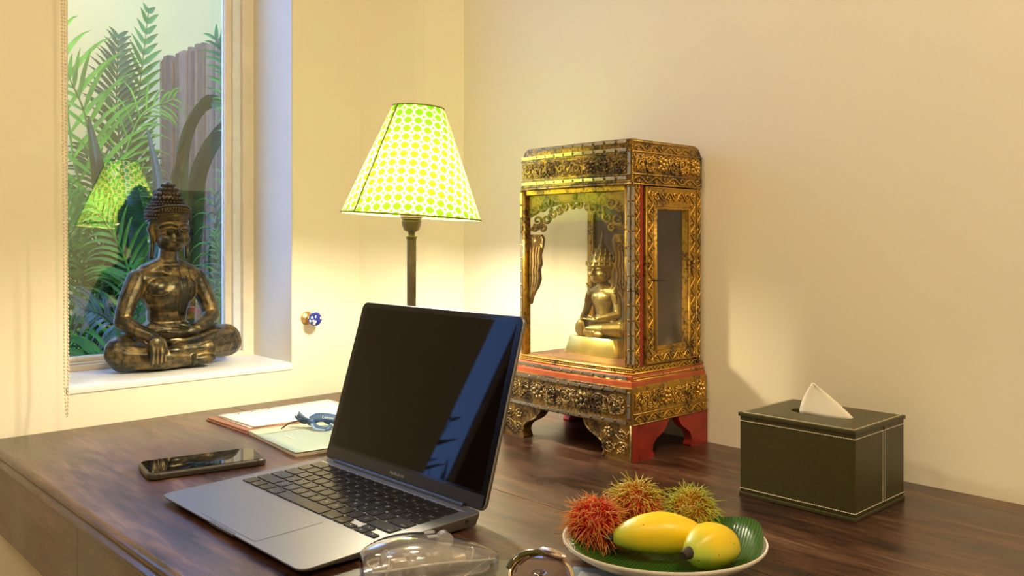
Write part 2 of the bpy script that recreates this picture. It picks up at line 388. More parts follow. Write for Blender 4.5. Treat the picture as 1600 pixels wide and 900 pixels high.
def frond(parent, pts, leaf_len, leaf_w, n, m, droop=0.35, spread=1.0, face=None, name='frond'):
    """an arching rachis with paired drooping leaflets"""
    P = catmull(pts, 10); mb = MB()
    L = len(P)
    mb.tube(P, [0.0045 * (1 - 0.8 * i / (L - 1)) + 0.0008 for i in range(L)], 5)
    for k in range(n):
        u = 0.12 + 0.88 * k / (n - 1); i = min(int(u * (L - 1)), L - 2); fr = u * (L - 1) - i
        p = P[i].lerp(P[i + 1], fr); t = (P[min(i + 2, L - 1)] - P[max(i - 1, 0)]).normalized()
        fc = Vector(face or (0.2, -1, 0.3)).normalized()
        side = t.cross(fc).normalized(); ln = leaf_len * (math.sin(PI * (0.18 + 0.78 * u)) ** 0.6) * random.uniform(0.85, 1.1)
        for sg in (-1, 1):
            d = (side * sg * spread + t * (0.75 + 0.5 * u) + fc * random.uniform(-0.15, 0.25)).normalized()
            q = []; cur = p.copy(); dd = d.copy(); st = 5
            for j in range(st + 1):
                q.append(cur.copy()); cur = cur + dd * (ln / st); dd = (dd + Vector((0, 0, -droop / st * (1 + j * 0.6)))).normalized()
            wv = [0.35, 1, 1, 0.8, 0.5, 0.05]
            up = d.cross(fc).cross(d).normalized()
            sd = d.cross(up).normalized()
            r1 = [q[j] + sd * leaf_w * wv[j] / 2 for j in range(st + 1)]; r2 = [q[j] - sd * leaf_w * wv[j] / 2 for j in range(st + 1)]
            rm = [q[j] - up * leaf_w * 0.12 for j in range(st + 1)]
            mb.grid([r1, rm, r2])
    return mb.build(name, m, parent, smooth=180)
def blade(parent, pts, width, m, twist=0.0, name='leaf', face=(0.2, -1, 0.2)):
    """one broad strap/banana-like leaf with midrib"""
    P = catmull(pts, 8); L = len(P); mb = MB(); rows = []
    fc = Vector(face).normalized()
    for i, p in enumerate(P):
        u = i / (L - 1); t = (P[min(i + 1, L - 1)] - P[max(i - 1, 0)]).normalized()
        s = t.cross(fc).normalized(); s = (Matrix.Rotation(twist * u, 3, t) @ s)
        nn = s.cross(t).normalized(); wdt = width * max(0.02, (math.sin(PI * min(1, u * 0.93 + 0.05)) ** 0.7))
        rows.append([p + s * wdt * a + nn * wdt * b for a, b in ((-0.5, 0.10), (-0.25, 0.02), (0, -0.05), (0.25, 0.02), (0.5, 0.10))])
    mb.grid(rows); mb.tube([r[2] for r in rows], [0.004 * (1 - 0.8 * i / (L - 1)) for i in range(L)], 5)
    return mb.build(name, m, parent, smooth=180)

def palm(name, label, base, fr, grp=None, name_part='frond'):
    t = thing(name, label, 'plant', base, 0, grp); b = Vector(base)
    mb = MB()
    for k in range(4): mb.tube([(0.02 * math.cos(k * 1.7), 0.02 * math.sin(k * 1.7), 0), (0.035 * math.cos(k * 1.7), 0.03 * math.sin(k * 1.7), 0.28)], [0.014, 0.008], 7)
    mb.build('stem', L_dark, t, smooth=40)
    for f in fr:
        pts = [(0, 0, 0.1)] + [tuple(Vector(p) - b) for p in f['p']]
        if f.get('k') == 'b': blade(t, pts[f.get('skip', 0):], f['w'], f['m'], f.get('tw', 0.3))
        else: frond(t, pts[f.get('skip', 0):], f['l'], f['w'], f['n'], f['m'], f.get('d', 0.35), f.get('s', 1.0))
    return t
CAMP = Vector(cam.location); FW = Vector((0.683, 0.7305, 0)); RT = Vector((0.7305, -0.683, 0))
def ray(px, py): return FW + RT * ((px - 800) / 1360) + Vector((0, 0, (375 - py) / 1360))
def atY(px, py, y):
    d = ray(px, py); return tuple(CAMP + d * ((y - CAMP.y) / d.y))
def atZ(px, py, z):
    d = ray(px, py); return tuple(CAMP + d * ((z - CAMP.z) / d.z))
G = 0.3
palm('areca_palm', 'bright green palm arching up the left edge of the window', (-0.62, 0.80, G), [
    dict(p=[atY(128, 420, 0.85), atY(112, 230, 0.82), atY(88, 60, 0.8)], l=0.30, w=0.012, n=13, m=L_bright, d=0.45),
    dict(p=[atY(150, 460, 0.8), atY(152, 330, 0.8), atY(135, 190, 0.75), atY(108, 120, 0.7)], l=0.22, w=0.011, n=14, m=L_bright, d=0.6),
    dict(p=[atY(150, 480, 0.9), atY(175, 330, 0.9), atY(215, 190, 0.9), atY(270, 155, 0.9)], l=0.17, w=0.006, n=20, m=L_bright, d=1.0),
    dict(p=[atY(120, 480, 0.7), atY(110, 380, 0.65), atY(96, 300, 0.6)], l=0.15, w=0.007, n=16, m=L_mid, d=0.7),
    dict(p=[atY(100, 440, 0.75), atY(150, 400, 0.75), atY(215, 420, 0.74)], l=0.15, w=0.008, n=22, m=L_dark, d=0.6),
    dict(p=[atY(140, 520, 0.75), atY(150, 420, 0.75), atY(190, 330, 0.72), atY(225, 290, 0.7)], l=0.16, w=0.009, n=22, m=L_mid, d=0.6)])
palm('fan_palm', 'dark green palm with a tall upright frond in the middle of the window', (-0.30, 1.85, G), [
    dict(p=[atY(205, 380, 1.85), atY(212, 200, 1.85), atY(232, 20, 1.85)], l=0.15, w=0.020, n=30, m=L_mid, d=0.15, s=0.9),
    dict(p=[atY(200, 400, 1.6), atY(190, 260, 1.6), atY(182, 160, 1.6), atY(185, 60, 1.6)], l=0.17, w=0.017, n=34, m=L_dark, d=0.3),
    dict(p=[atY(190, 400, 1.5), atY(160, 300, 1.5), atY(128, 230, 1.5)], l=0.16, w=0.013, n=22, m=L_dark, d=0.5),
    dict(p=[atY(205, 420, 1.6), atY(215, 320, 1.6), atY(240, 240, 1.6)], l=0.13, w=0.010, n=18, m=L_dark, d=0.6)])
palm('areca_palm', 'bright green palm leaning in from the right edge of the window', (0.02, 0.80, G), [
    dict(p=[atY(400, 330, 0.80), atY(380, 160, 0.78), atY(338, 62, 0.76)], l=0.15, w=0.012, n=18, m=L_mid, d=0.3),
    dict(p=[atY(420, 380, 0.80), atY(385, 240, 0.72), atY(345, 130, 0.68)], l=0.13, w=0.007, n=18, m=L_bright, d=0.5)])
palm('feathery_palm', 'thin-leaved pale palm beside the bronze statue at lower right of the window', (-0.18, 0.50, G), [
    dict(p=[atY(345, 500, 0.6), atY(340, 360, 0.55), atY(365, 255, 0.5)], l=0.13, w=0.0050, n=18, m=L_bright, d=1.0),
    dict(p=[atY(330, 520, 0.55), atY(345, 400, 0.5), atY(335, 310, 0.45)], l=0.12, w=0.0055, n=18, m=L_blue, d=1.2),
    dict(p=[atY(345, 520, 0.5), atY(352, 440, 0.45), atY(335, 370, 0.42)], l=0.12, w=0.0055, n=16, m=L_mid, d=1.2)])
palm('feathery_palm', 'low palm with fine drooping leaflets behind the statue at lower left of the window', (-0.5, 0.55, G), [
    dict(p=[atY(200, 560, 0.5), atY(170, 500, 0.45), atY(125, 480, 0.42)], l=0.11, w=0.007, n=18, m=L_blue, d=0.9),
    dict(p=[atY(190, 590, 0.45), atY(150, 555, 0.4), atY(112, 570, 0.35)], l=0.10, w=0.009, n=14, m=L_mid, d=0.6),
    dict(p=[atY(180, 520, 0.7), atY(160, 400, 0.7), atY(118, 330, 0.65)], l=0.16, w=0.008, n=22, m=L_mid, d=0.7),
    dict(p=[atY(200, 520, 0.65), atY(200, 420, 0.65), atY(150, 320, 0.62)], l=0.15, w=0.009, n=22, m=L_bright, d=0.6),
    dict(p=[atY(190, 560, 0.55), atY(215, 500, 0.5), atY(210, 420, 0.45)], l=0.12, w=0.007, n=16, m=L_mid, d=0.7),
    dict(p=[atY(170, 560, 0.75), atY(135, 480, 0.75), atY(108, 400, 0.75)], l=0.18, w=0.010, n=18, m=L_dark, d=0.5)])
palm('banana_plant', 'broad-leaved plant with dark glossy leaves behind the lamp reflection', (-0.35, 1.15, G), [
    dict(k='b', p=[atY(175, 440, 0.70), atY(158, 310, 0.70), atY(138, 185, 0.68)], w=0.062, m=L_broad),
    dict(k='b', p=[atY(232, 420, 0.66), atY(246, 300, 0.66), atY(230, 202, 0.66)], w=0.040, m=L_blue),
    dict(k='b', p=[atY(200, 540, 0.85), atY(200, 460, 0.85), atY(160, 540, 0.75)], w=0.10, m=L_broad),
    dict(k='b', p=[atY(180, 420, 1.1), atY(130, 330, 1.05), atY(98, 285, 1.0)], w=0.08, m=L_dark),
    dict(k='b', p=[atY(215, 560, 0.8), atY(205, 450, 0.70), atY(200, 330, 0.66), atY(192, 250, 0.66)], w=0.10, m=L_broad)])
palm('banana_plant', 'broad-leaved plant with folded dark leaves in front of the slatted fence', (-0.02, 1.15, G), [
    dict(k='b', p=[atY(282, 380, 1.1), atY(285, 230, 1.1), atY(322, 160, 1.05), atY(372, 178, 1.0)], w=0.06, m=L_broad, tw=0.8),
    dict(k='b', p=[atY(300, 380, 1.15), atY(308, 270, 1.15), atY(345, 205, 1.1), atY(385, 200, 1.1)], w=0.075, m=L_broad, tw=0.6),
    dict(k='b', p=[atY(262, 420, 1.1), atY(268, 300, 1.1), atY(292, 220, 1.1)], w=0.06, m=leafmat('olive_leaf', (0.12, 0.12, 0.03)), tw=0.5),
    dict(k='b', p=[atY(340, 500, 1.0), atY(335, 400, 1.0), atY(350, 310, 1.0)], w=0.08, m=L_dark, tw=0.4)])
for i, (px, py, y0, pl) in enumerate([(-1.42, 0.52, 0.9, 0), (-1.75, 0.95, 1.2, 0)]):
    b = (px, py, G)
    palm('areca_palm', ['palm outside the narrow second window, seen only mirrored in the laptop screen', 'tall palm outside the narrow second window, mirrored in the laptop screen'][i], b, [
        dict(p=[(px + 0.02 * k, py, 0.7), (px + 0.10 * (k - 1), py - 0.05, 1.0 + 0.10 * k)], l=0.13, w=0.009, n=10, m=L_dark, d=0.2) for k in range(3)], None)
# slatted fence
fen = thing('slatted_fence', 'weathered grey-brown wooden slat fence behind the palms', 'fence', (0.22, 0.45, G))
M_slat = [mat('weathered_slat_%d' % i, c, 0.8, var=0.25, scale=30, bmp=0.3) for i, c in enumerate([(0.115, 0.075, 0.045), (0.15, 0.105, 0.066), (0.08, 0.055, 0.036)])]
for z_ in (0.2, 1.15): MB().box((0.013, 0, z_), (0.033, 1.42, z_ + 0.05)).build('rail', M_slat[2], fen)
yy = 0.0; i = 0
while yy < 1.42:
    wd = random.uniform(0.018, 0.028)
    MB().box((-0.01 + random.uniform(-0.004, 0.004), yy + 0.002, 0), (0.012, yy + wd, 1.42 + random.uniform(-0.012, 0.012))).build('slat', M_slat[random.choice((0, 1, 1, 2))], fen, bevel=0.0015, seg=1)
    yy += wd; i += 1

# ---------------------------------------------------------------- desk
desk = thing('desk', 'dark stained wooden desk with glossy plank top in the room corner', 'desk', (-0.383, -1.0, 0))
DL = 0.62
def dbox(name, a, b, m=M_wood, bev=0.003, **kw): return MB().box(a, b).build(name, m, desk, bevel=bev, **kw)
dbox('board', (-0.375, -0.95, 0.725), (-0.0026, 0.999, 0.75), bev=0)
MB().box((-0.0026, -0.95, 0.7255), (-0.0014, 0.999, 0.7475)).build('joint_filler', M_black, desk)
dbox('board', (-0.0014, -0.95, 0.725), (0.3825, 0.999, 0.75), bev=0)
# front edge: rounded nosing, groove and bead
ed = MB()
prof = [(-0.375, 0.75), (-0.3788, 0.7492), (-0.3815, 0.7465), (-0.3825, 0.743), (-0.3805, 0.7405), (-0.379, 0.7385), (-0.3795, 0.7365), (-0.382, 0.735), (-0.3836, 0.732), (-0.3828, 0.729), (-0.380, 0.7275), (-0.375, 0.725)]
ed.grid([[(x, -0.95, z) for x, z in prof], [(x, 0.999, z) for x, z in prof]])
ed.build('edge_moulding', M_wood, desk, smooth=60)
dbox('apron_board', (-0.3790, 0.5783, 0.635), (-0.358, 0.999, 0.7265), bev=0.0006); dbox('apron_board', (-0.3790, -0.95, 0.635), (-0.358, 0.5780, 0.7265), bev=0.0006)
dbox('apron_board', (-0.358, -0.95, 0.635), (0.38, -0.93, 0.7265)); dbox('apron_board', (0.36, -0.93, 0.635), (0.381, 0.999, 0.7265))
for x, y in ((-0.345, -0.92), (0.345, -0.92), (-0.345, 0.2), (0.345, 0.95)):
    dbox('leg', (x - 0.03, y - 0.03, 0.0), (x + 0.03, y + 0.03, 0.7265))

# ---------------------------------------------------------------- laptop
M_alu = mat('space_grey_aluminium', (0.23, 0.226, 0.225), 0.40, 0.85, var=0.01, scale=5)
M_alu_dark = mat('dark_aluminium_edge', (0.12, 0.11, 0.11), 0.35, 0.8)
M_key = mat('black_key', (0.010, 0.010, 0.011), 0.22, var=0.02, spec=0.35)
M_legend = mat('key_legend', (0.30, 0.31, 0.33), 0.6)
M_screen = mat('black_glass_screen', (0.004, 0.0022, 0.0018), 0.03, var=0.0, spec=0.14)
M_bezel = mat('black_bezel', (0.005, 0.005, 0.006), 0.12, var=0.0, spec=0.25)
LW, LD = 0.308, 0.208
# local frame: +x = user's right, +y = towards the hinge, origin at the middle of the front edge on the desk
lap = thing('laptop', 'open grey aluminium laptop with black keyboard and dark screen', 'laptop', (-0.690, -0.6255, 0.75), -PI / 2)
def lid_prism(w_, d_, r, z0a, z1a, n=8):
    return rrect(w_, d_, r, n)
base = MB(); P = rrect(LW, LD, 0.010, 6, 0, LD / 2); n = len(P)
def zb(y): return 0.0052 - 0.0030 * y / LD      # underside: thicker at the back (wedge)
def zt(y): return 0.0085 + 0.0060 * y / LD
vb = [(x * 0.985, LD / 2 + (y - LD / 2) * 0.98, zb(y)) for x, y in P] + [(x, y, zt(y) - 0.0012 - 0.0012 * y / LD * 2) for x, y in P] + [(x, y, zt(y) - 0.0003) for x, y in P] + [(x * 0.998, LD / 2 + (y - LD / 2) * 0.997, zt(y)) for x, y in P]
fb = [tuple(range(n - 1, -1, -1)), tuple(range(3 * n, 4 * n))]
for k in range(3): fb += [(k * n + i, k * n + (i + 1) % n, (k + 1) * n + (i + 1) % n, (k + 1) * n + i) for i in range(n)]
base.add(vb, fb); base.build('base', M_alu, lap, smooth=30)
for sx in (-1, 1):
    for sy in (0.02, 0.185): MB().lathe([(0.007, 0), (0.007, 0.006)], 16, T(sx * 0.135, sy, 0)).build('foot', M_black, lap)
# hinge clutch cover and rear notch
MB().tube([(-0.125, LD - 0.001, 0.0135), (0.125, LD - 0.001, 0.0135)], 0.0042, 12).build('hinge', M_black, lap, smooth=60)
slope = math.atan2(0.0060, LD)
def onbase(x, y, dz=0.0): return T(x, y, zt(y) + dz) @ RX(slope)
# recessed keyboard well, drawn as a thin dark frame, and front finger notch
KY0, KY1, KX = 0.0865, 0.1925, 0.1365
# keys
rowsK = [  # (labels, widths in key units) from the hinge downwards
    (['esc', 'F1', 'F2', 'F3', 'F4', 'F5', 'F6', 'F7', 'F8', 'F9', 'F10', 'F11', 'F12', ''], [1.5] + [1] * 13),
    (['`', '1', '2', '3', '4', '5', '6', '7', '8', '9', '0', '-', '=', 'delete'], [1] * 13 + [1.5]),
    (['tab', 'Q', 'W', 'E', 'R', 'T', 'Y', 'U', 'I', 'O', 'P', '[', ']', '\\'], [1.5] + [1] * 13),
    (['caps lock', 'A', 'S', 'D', 'F', 'G', 'H', 'J', 'K', 'L', ';', "'", 'return'], [1.75] + [1] * 11 + [1.75]),
    (['shift', 'Z', 'X', 'C', 'V', 'B', 'N', 'M', ',', '.', '/', 'shift'], [2.25] + [1] * 10 + [2.25]),
]
pitch = 2 * KX / 14.5; rp = (KY1 - KY0) / 6; gap = 0.0024
kmesh = {}
def keymesh(w_, h_):
    k = (round(w_, 5), round(h_, 5))
    if k not in kmesh:
        mb = MB(); p0 = rrect(w_, h_, 0.0016, 3); p1 = rrect(w_ - 0.0007, h_ - 0.0007, 0.0014, 3); q = len(p0)
        v = [(x, y, -0.0006) for x, y in p0] + [(x, y, 0.0005) for x, y in p0] + [(x, y, 0.0009) for x, y in p1]
        f = [tuple(range(2 * q, 3 * q))]
        for l in range(2): f += [(l * q + i, l * q + (i + 1) % q, (l + 1) * q + (i + 1) % q, (l + 1) * q + i) for i in range(q)]
        me = bpy.data.meshes.new('key'); me.from_pydata(v, [], f + [tuple(range(q - 1, -1, -1))]); me.materials.append(M_key); kmesh[k] = me
    return kmesh[k]
def text_mesh(txt, size, m, bold=False, ext=0.0, res=2, align='CENTER'):
    cu = bpy.data.curves.new('t', 'FONT'); cu.body = txt; cu.size = size; cu.align_x = align; cu.align_y = 'CENTER'; cu.resolution_u = res; cu.extrude = ext
    if bold: cu.offset = size * 0.02
    o = bpy.data.objects.new('t', cu); C.objects.link(o)
    dg = bpy.context.evaluated_depsgraph_get(); me = bpy.data.meshes.new_from_object(o.evaluated_get(dg))
    bpy.data.objects.remove(o); me.materials.clear(); me.materials.append(m); return me
def addkey(cx, cy, w_, h_, lab):
    k = link('key', keymesh(w_, h_), None, lap); k.matrix_local = onbase(cx, cy, 0.0004)
    if lab:
        word = len(lab) > 2 or (len(lab) == 2 and not lab.startswith('F'))
        me = text_mesh(lab, 0.0030 if word else (0.0033 if lab[0] == 'F' and len(lab) > 1 else 0.0062), M_legend)
        l = link('key_legend', me, None, k)
        l.location = ((0 if not word else (-1 if cx < 0 else 1) * (w_ / 2 - 0.0015 - 0.0008 * len(lab))), 0.0 if not word else -h_ / 2 + 0.003, 0.00096)
for r, (labs, ws) in enumerate(rowsK):
    cy = KY1 - (r + 0.5) * rp; x = -KX
    for lab, wk in zip(labs, ws):
        addkey(x + wk * pitch / 2, cy, wk * pitch - gap, rp - gap, lab); x += wk * pitch
x = -KX; cy = KY1 - 5.5 * rp
for lab, wk in zip(['fn', 'control', 'option', 'command', '', 'command', 'option'], [1, 1, 1, 1.25, 5, 1.25, 1]):
    addkey(x + wk * pitch / 2, cy, wk * pitch - gap, rp - gap, lab); x += wk * pitch
hh = (rp - gap) / 2
for lab, cx, dy in (('<', x + pitch * 0.5, -hh / 2 - 0.0002), ('^', x + pitch * 1.5, hh / 2 + 0.0003), ('v', x + pitch * 1.5, -hh / 2 - 0.0003), ('>', x + pitch * 2.5, -hh / 2 - 0.0002)):
    addkey(cx, cy + dy, pitch - gap, hh, lab)
# trackpad outline and plate
pd = MB(); pw, ph = 0.122, 0.076; o1 = rrect(pw, ph, 0.005, 5); i1 = rrect(pw - 0.0010, ph - 0.0010, 0.0045, 5); q = len(o1)
pd.add([(x, y, 0) for x, y in o1] + [(x, y, 0) for x, y in i1], [(i, (i + 1) % q, q + (i + 1) % q, q + i) for i in range(q)])
o = pd.build('trackpad_groove', M_alu_dark, lap); o.matrix_local = onbase(0, 0.0425, 0.00012)
o = MB().prism(rrect(pw - 0.001, ph - 0.001, 0.0045, 5), -0.0004, 0.00018).build('trackpad', M_alu, lap); o.matrix_local = onbase(0, 0.0425, 0.0)
# front notch, bright strip along the hinge, sockets
MB().prism(rrect(0.055, 0.004, 0.0018, 4, 0, 0.0006), 0.0066, 0.00865).build('finger_notch', M_alu_dark, lap)
o = MB().box((-0.139, -0.0009, 0), (0.139, 0.0009, 0.0006)).build('vent_bar', mat('bright_trim', (0.75, 0.77, 0.8), 0.2, 0.9), lap); o.matrix_local = onbase(0, KY1 + 0.0027, -0.0001)
MB().lathe([(0.0018, 0), (0.0018, 0.0008)], 14, T(LW / 2 + 0.0003, LD - 0.022, 0.0098) @ RY(PI / 2) @ T(0, 0, -0.0006)).build('headphone_socket', M_black, lap)
# lid: local plane tilted back
lt = math.atan2(0.0563, 0.189)
lid = bpy.data.objects.new('lid', None)
LH = 0.205
lidm = T(0, LD + 0.0005, 0.0115) @ RX(-lt)     # lid local: x right, z up along the lid, y backwards
sh = MB(); P = rrect(LW, LH, 0.009, 6, 0, LH / 2 + 0.0025)
lm = lidm @ RX(PI / 2)     # prism plane (x,y) -> (x,z); thickness along -y..; z of prism points to -y (towards user)
lidb = sh.prism(P, -0.0042, 0.0002).build('lid_shell', M_alu, lap, bevel=0.0012, seg=2, smooth=30); lidb.matrix_local = lm
gl = MB().prism(rrect(LW - 0.0022, LH - 0.0022, 0.0082, 6, 0, LH / 2 + 0.0025), -0.0005, 0.0006).build('bezel', M_bezel, lap); gl.matrix_local = lm
dp = MB().prism(rrect(LW - 0.020, LH - 0.0255, 0.003, 3, 0, LH / 2 + 0.0082), 0.0, 0.00085).build('screen', M_screen, lap); dp.matrix_local = lm
lower = MB().box((-LW / 2 + 0.004, 0.0035, 0.0), (LW / 2 - 0.004, 0.0180, 0.00075)).build('lower_bezel', mat('matt_black_bezel', (0.018, 0.018, 0.02), 0.35, spec=0.3), lap); lower.matrix_local = lm
o = link('screen_lettering', text_mesh('MacBook Air', 0.0052, mat('grey_lettering', (0.32, 0.32, 0.33), 0.5)), None, lap); o.matrix_local = lm @ T(0, 0.0108, 0.0009)
bpy.data.objects.remove(lid)

# ---------------------------------------------------------------- phone
ph_ = thing('phone', 'black smartphone lying face up in a dark case left of the laptop', 'phone', (-0.592, -0.358, 0.75), math.radians(-10.5))
MB().prism(rrect(0.146, 0.073, 0.011, 7), 0.0, 0.0088).build('case', mat('dark_brown_case', (0.055, 0.048, 0.042), 0.35, 0.3), ph_, bevel=0.0028, seg=4, smooth=60)
MB().prism(rrect(0.141, 0.068, 0.009, 7), 0.0086, 0.0094).build('display', mat('phone_glass', (0.004, 0.004, 0.005), 0.02, spec=0.9, var=0), ph_, bevel=0.0003, seg=1)
MB().box((-0.008, -0.0368, 0.0035), (0.010, -0.0355, 0.0055)).box((0.060, -0.03665, 0.0005), (0.0608, -0.0355, 0.0085)).box((-0.0608, -0.03665, 0.0005), (-0.06, -0.0355, 0.0085)).build('side_button', M_black, ph_, bevel=0.0002, seg=1)

# ---------------------------------------------------------------- leather folder, paper sheets, booklet, lanyard
fo = thing('folder', 'brown leather desk folder lying near the window wall', 'folder', (-0.466, -0.2225, 0.75), math.radians(0.5))
M_leather = mat('brown_leather', (0.30, 0.135, 0.075), 0.45, var=0.15, scale=30, bmp=0.2, bscale=200)
MB().prism(rrect(0.235, 0.142, 0.003, 3, 0.1175, 0.071), 0, 0.0025).build('lower_cover', M_leather, fo, bevel=0.0006)
MB().prism(rrect(0.231, 0.138, 0.003, 3, 0.1175, 0.071), 0.0025, 0.0052).build('upper_cover', M_leather, fo, bevel=0.0006)
st = MB()
for i in range(50): st.box((0.006 + i * 0.0045, 0.0045, 0.0052), (0.0085 + i * 0.0045, 0.0050, 0.0055))
st.build('stitching', mat('tan_thread', (0.55, 0.38, 0.22), 0.7), fo, kind='stuff')
M_paper = mat('white_paper', (0.86, 0.83, 0.76), 0.6, var=0.02)
for i, (dx, dy, rz, lab) in enumerate([(0.012, 0.012, -1.5, 'lower white paper sheet on the brown leather folder'), (0.016, 0.010, 0.6, 'top white paper sheet with printed border on the brown folder')]):
    s = thing('paper_sheet', lab, 'paper', (-0.466 + dx, -0.2225 + dy, 0.7554 + i * 0.0013), math.radians(rz), 'paper sheets on the leather folder')
    g = MB(); rows = []
    for a in range(13):
        rows.append([(0.205 * a / 12, 0.122 * b / 8, 0.0004 + 0.0010 * i * max(0, 1 - a / 3) ** 2 + 0.0003 * math.sin(b)) for b in range(9)])
    g.grid(rows).build('sheet', M_paper, s, solid=0.0004, smooth=60)
    if i:
        dk = mat('dark_print', (0.05, 0.04, 0.04), 0.6)
        pr = MB()
        for cx, sgn in ((0.028, 1), (0.058, -1), (0.082, 1)):
            pts = [(cx + 0.010 * (k / 10 - 0.5) * 2, 0.113 + 0.0035 * math.sin(k * 0.9) * sgn, 0.00085 + 0.0002) for k in range(11)]
            pr.tube(pts, [0.0003 + 0.0010 * math.sin(PI * k / 10) for k in range(11)], 4, flat=0.2, up=(0, 0, 1))
        pr.build('printed_flourish', dk, s)
bk = thing('booklet', 'pale grey-green booklet half behind the laptop screen', 'booklet', (-0.4795, -0.394, 0.75), math.radians(-5.8))
M_cover = mat('pale_green_cover', (0.33, 0.41, 0.36), 0.45, var=0.03); M_cover2 = mat('paler_cover_band', (0.46, 0.48, 0.36), 0.45, var=0.03)
MB().prism(rrect(0.148, 0.178, 0.002, 3, 0.074, 0.089), 0, 0.0030).build('page_block', mat('page_edges', (0.75, 0.66, 0.50), 0.7, var=0.1, scale=200), bk)
MB().prism(rrect(0.150, 0.180, 0.002, 3, 0.074, 0.089), 0.0031, 0.0036).build('back_sheet', M_paper, bk)
g = MB(); rows = []
for a in range(11): rows.append([(0.150 * a / 10 - 0.001, 0.180 * b / 10 - 0.001, 0.0042 + 0.0018 * (1 - b / 10) ** 2 * (1 - a / 10)) for b in range(11)])
g.grid(rows).build('cover', M_cover, bk, solid=0.0006, smooth=60)
MB().box((0.0, 0.140, 0.0049), (0.148, 0.176, 0.0052)).build('cover_band', M_cover2, bk)
o = link('cover_lettering', text_mesh('Notes', 0.008, mat('white_print', (0.75, 0.78, 0.72), 0.6)), None, bk); bpy.data.objects.remove(o)
pr = MB()
for k in range(9): pr.box((0.030, 0.108 - k * 0.0040, 0.0058), (0.0316, 0.1105 - k * 0.0040, 0.00595))
pr.build('printed_line', mat('white_print', (0.75, 0.78, 0.72), 0.6), bk, kind='stuff')
ly = thing('lanyard', 'twisted dark blue printed ribbon tied in a knot on the booklet', 'ribbon', (-0.385, -0.270, 0.756), 0)
M_rib = mat('blue_ribbon', (0.035, 0.085, 0.20), 0.5, var=0.2, scale=80)
M_rib2 = mat('pale_blue_ribbon_back', (0.22, 0.32, 0.48), 0.5, var=0.1)
def ribbon(pts, wd, m, name, tw0=0, tw1=0):
    P = catmull(pts, 8); L = len(P); rows = []
    for i, p in enumerate(P):
        t = (P[min(i + 1, L - 1)] - P[max(i - 1, 0)]).normalized(); s = t.cross(Vector((0, 0, 1)))
        if s.length < 1e-4: s = Vector((1, 0, 0))
        s = Matrix.Rotation(tw0 + (tw1 - tw0) * i / (L - 1), 3, t) @ s.normalized()
        rows.append([p - s * wd / 2, p + s * wd / 2])
    return MB().grid(rows).build(name, m, ly, solid=0.0006, smooth=60)
ax = RT  # picture-right direction on the desk
def lp(r, f, z): return tuple(RT * r + FW * f + Vector((0, 0, z)))
ribbon([lp(0.0, 0, 0.010), lp(0.012, 0.004, 0.015), lp(0.034, 0.006, 0.012), lp(0.06, 0.0, 0.005)], 0.015, M_rib, 'ribbon_tail', 1.1, 0.9)
ribbon([lp(0.0, 0, 0.010), lp(-0.010, 0.004, 0.012), lp(-0.022, 0.008, 0.020)], 0.012, M_rib2, 'ribbon_end', 0.9, 1.3)
ribbon([lp(-0.006, 0, 0.010), lp(-0.016, 0.002, 0.010), lp(-0.026, 0.006, 0.016)], 0.009, M_rib, 'ribbon_end', 1.2, 0.8)
ribbon([lp(0.0, -0.002, 0.010), lp(0.012, -0.012, 0.004), lp(0.028, -0.016, 0.002), lp(0.032, -0.006, 0.006), lp(0.02, 0.0, 0.010)], 0.007, M_rib, 'ribbon_loop', 0.4, 1.0)
ribbon([lp(0.0, -0.002, 0.009), lp(0.010, -0.018, 0.003), lp(0.026, -0.024, 0.0012)], 0.004, M_rib2, 'ribbon_loop', 0.2, 0.3)
MB().sphere((0, 0, 0.009), (0.006, 0.007, 0.006), 12, 8).build('knot', M_rib, ly, smooth=180)
MB().tube([lp(-0.002, -0.002, 0.009), lp(-0.018, -0.003, 0.011), lp(-0.032, -0.006, 0.008), lp(-0.042, -0.012, 0.001)], 0.0011, 6).build('cord', M_black, ly, smooth=60)
o = link('ribbon_lettering', text_mesh('Lemon by N', 0.0065, mat('pale_ribbon_print', (0.5, 0.6, 0.72), 0.6)), None, ly)
o.matrix_local = T(*lp(0.033, 0.0015, 0.0140)) @ RZ(YAW) @ RX(math.radians(52)) @ RZ(math.radians(-8))

# ---------------------------------------------------------------- table lamp
lampp = thing('table_lamp', 'table lamp with green dotted fabric shade on a dark metal pole behind the laptop', 'lamp', (-0.3087, -0.4232, 0.75))
M_pole = mat('dark_bronze_metal', (0.16, 0.135, 0.10), 0.35, 0.7, var=0.15, scale=60)
MB().lathe([(0.055, 0), (0.055, 0.006), (0.048, 0.011), (0.030, 0.016), (0.018, 0.022), (0.010, 0.034), (0.0075, 0.045)], 40).build('foot', M_pole, lampp, smooth=40)
MB().tube([(0, 0, 0.04), (0, 0, 0.296)], 0.0068, 24).build('pole', M_pole, lampp, smooth=40)
MB().lathe([(0.0069, 0.292), (0.0085, 0.297), (0.005, 0.300), (0.0055, 0.303), (0.011, 0.306), (0.0135, 0.313), (0.0145, 0.319), (0.0128, 0.3205), (0.015, 0.322), (0.015, 0.3235), (0.0165, 0.325), (0.0165, 0.329), (0.014, 0.332), (0.012, 0.336), (0.0, 0.3365)], 32).build('lamp_holder', M_pole, lampp, smooth=35)
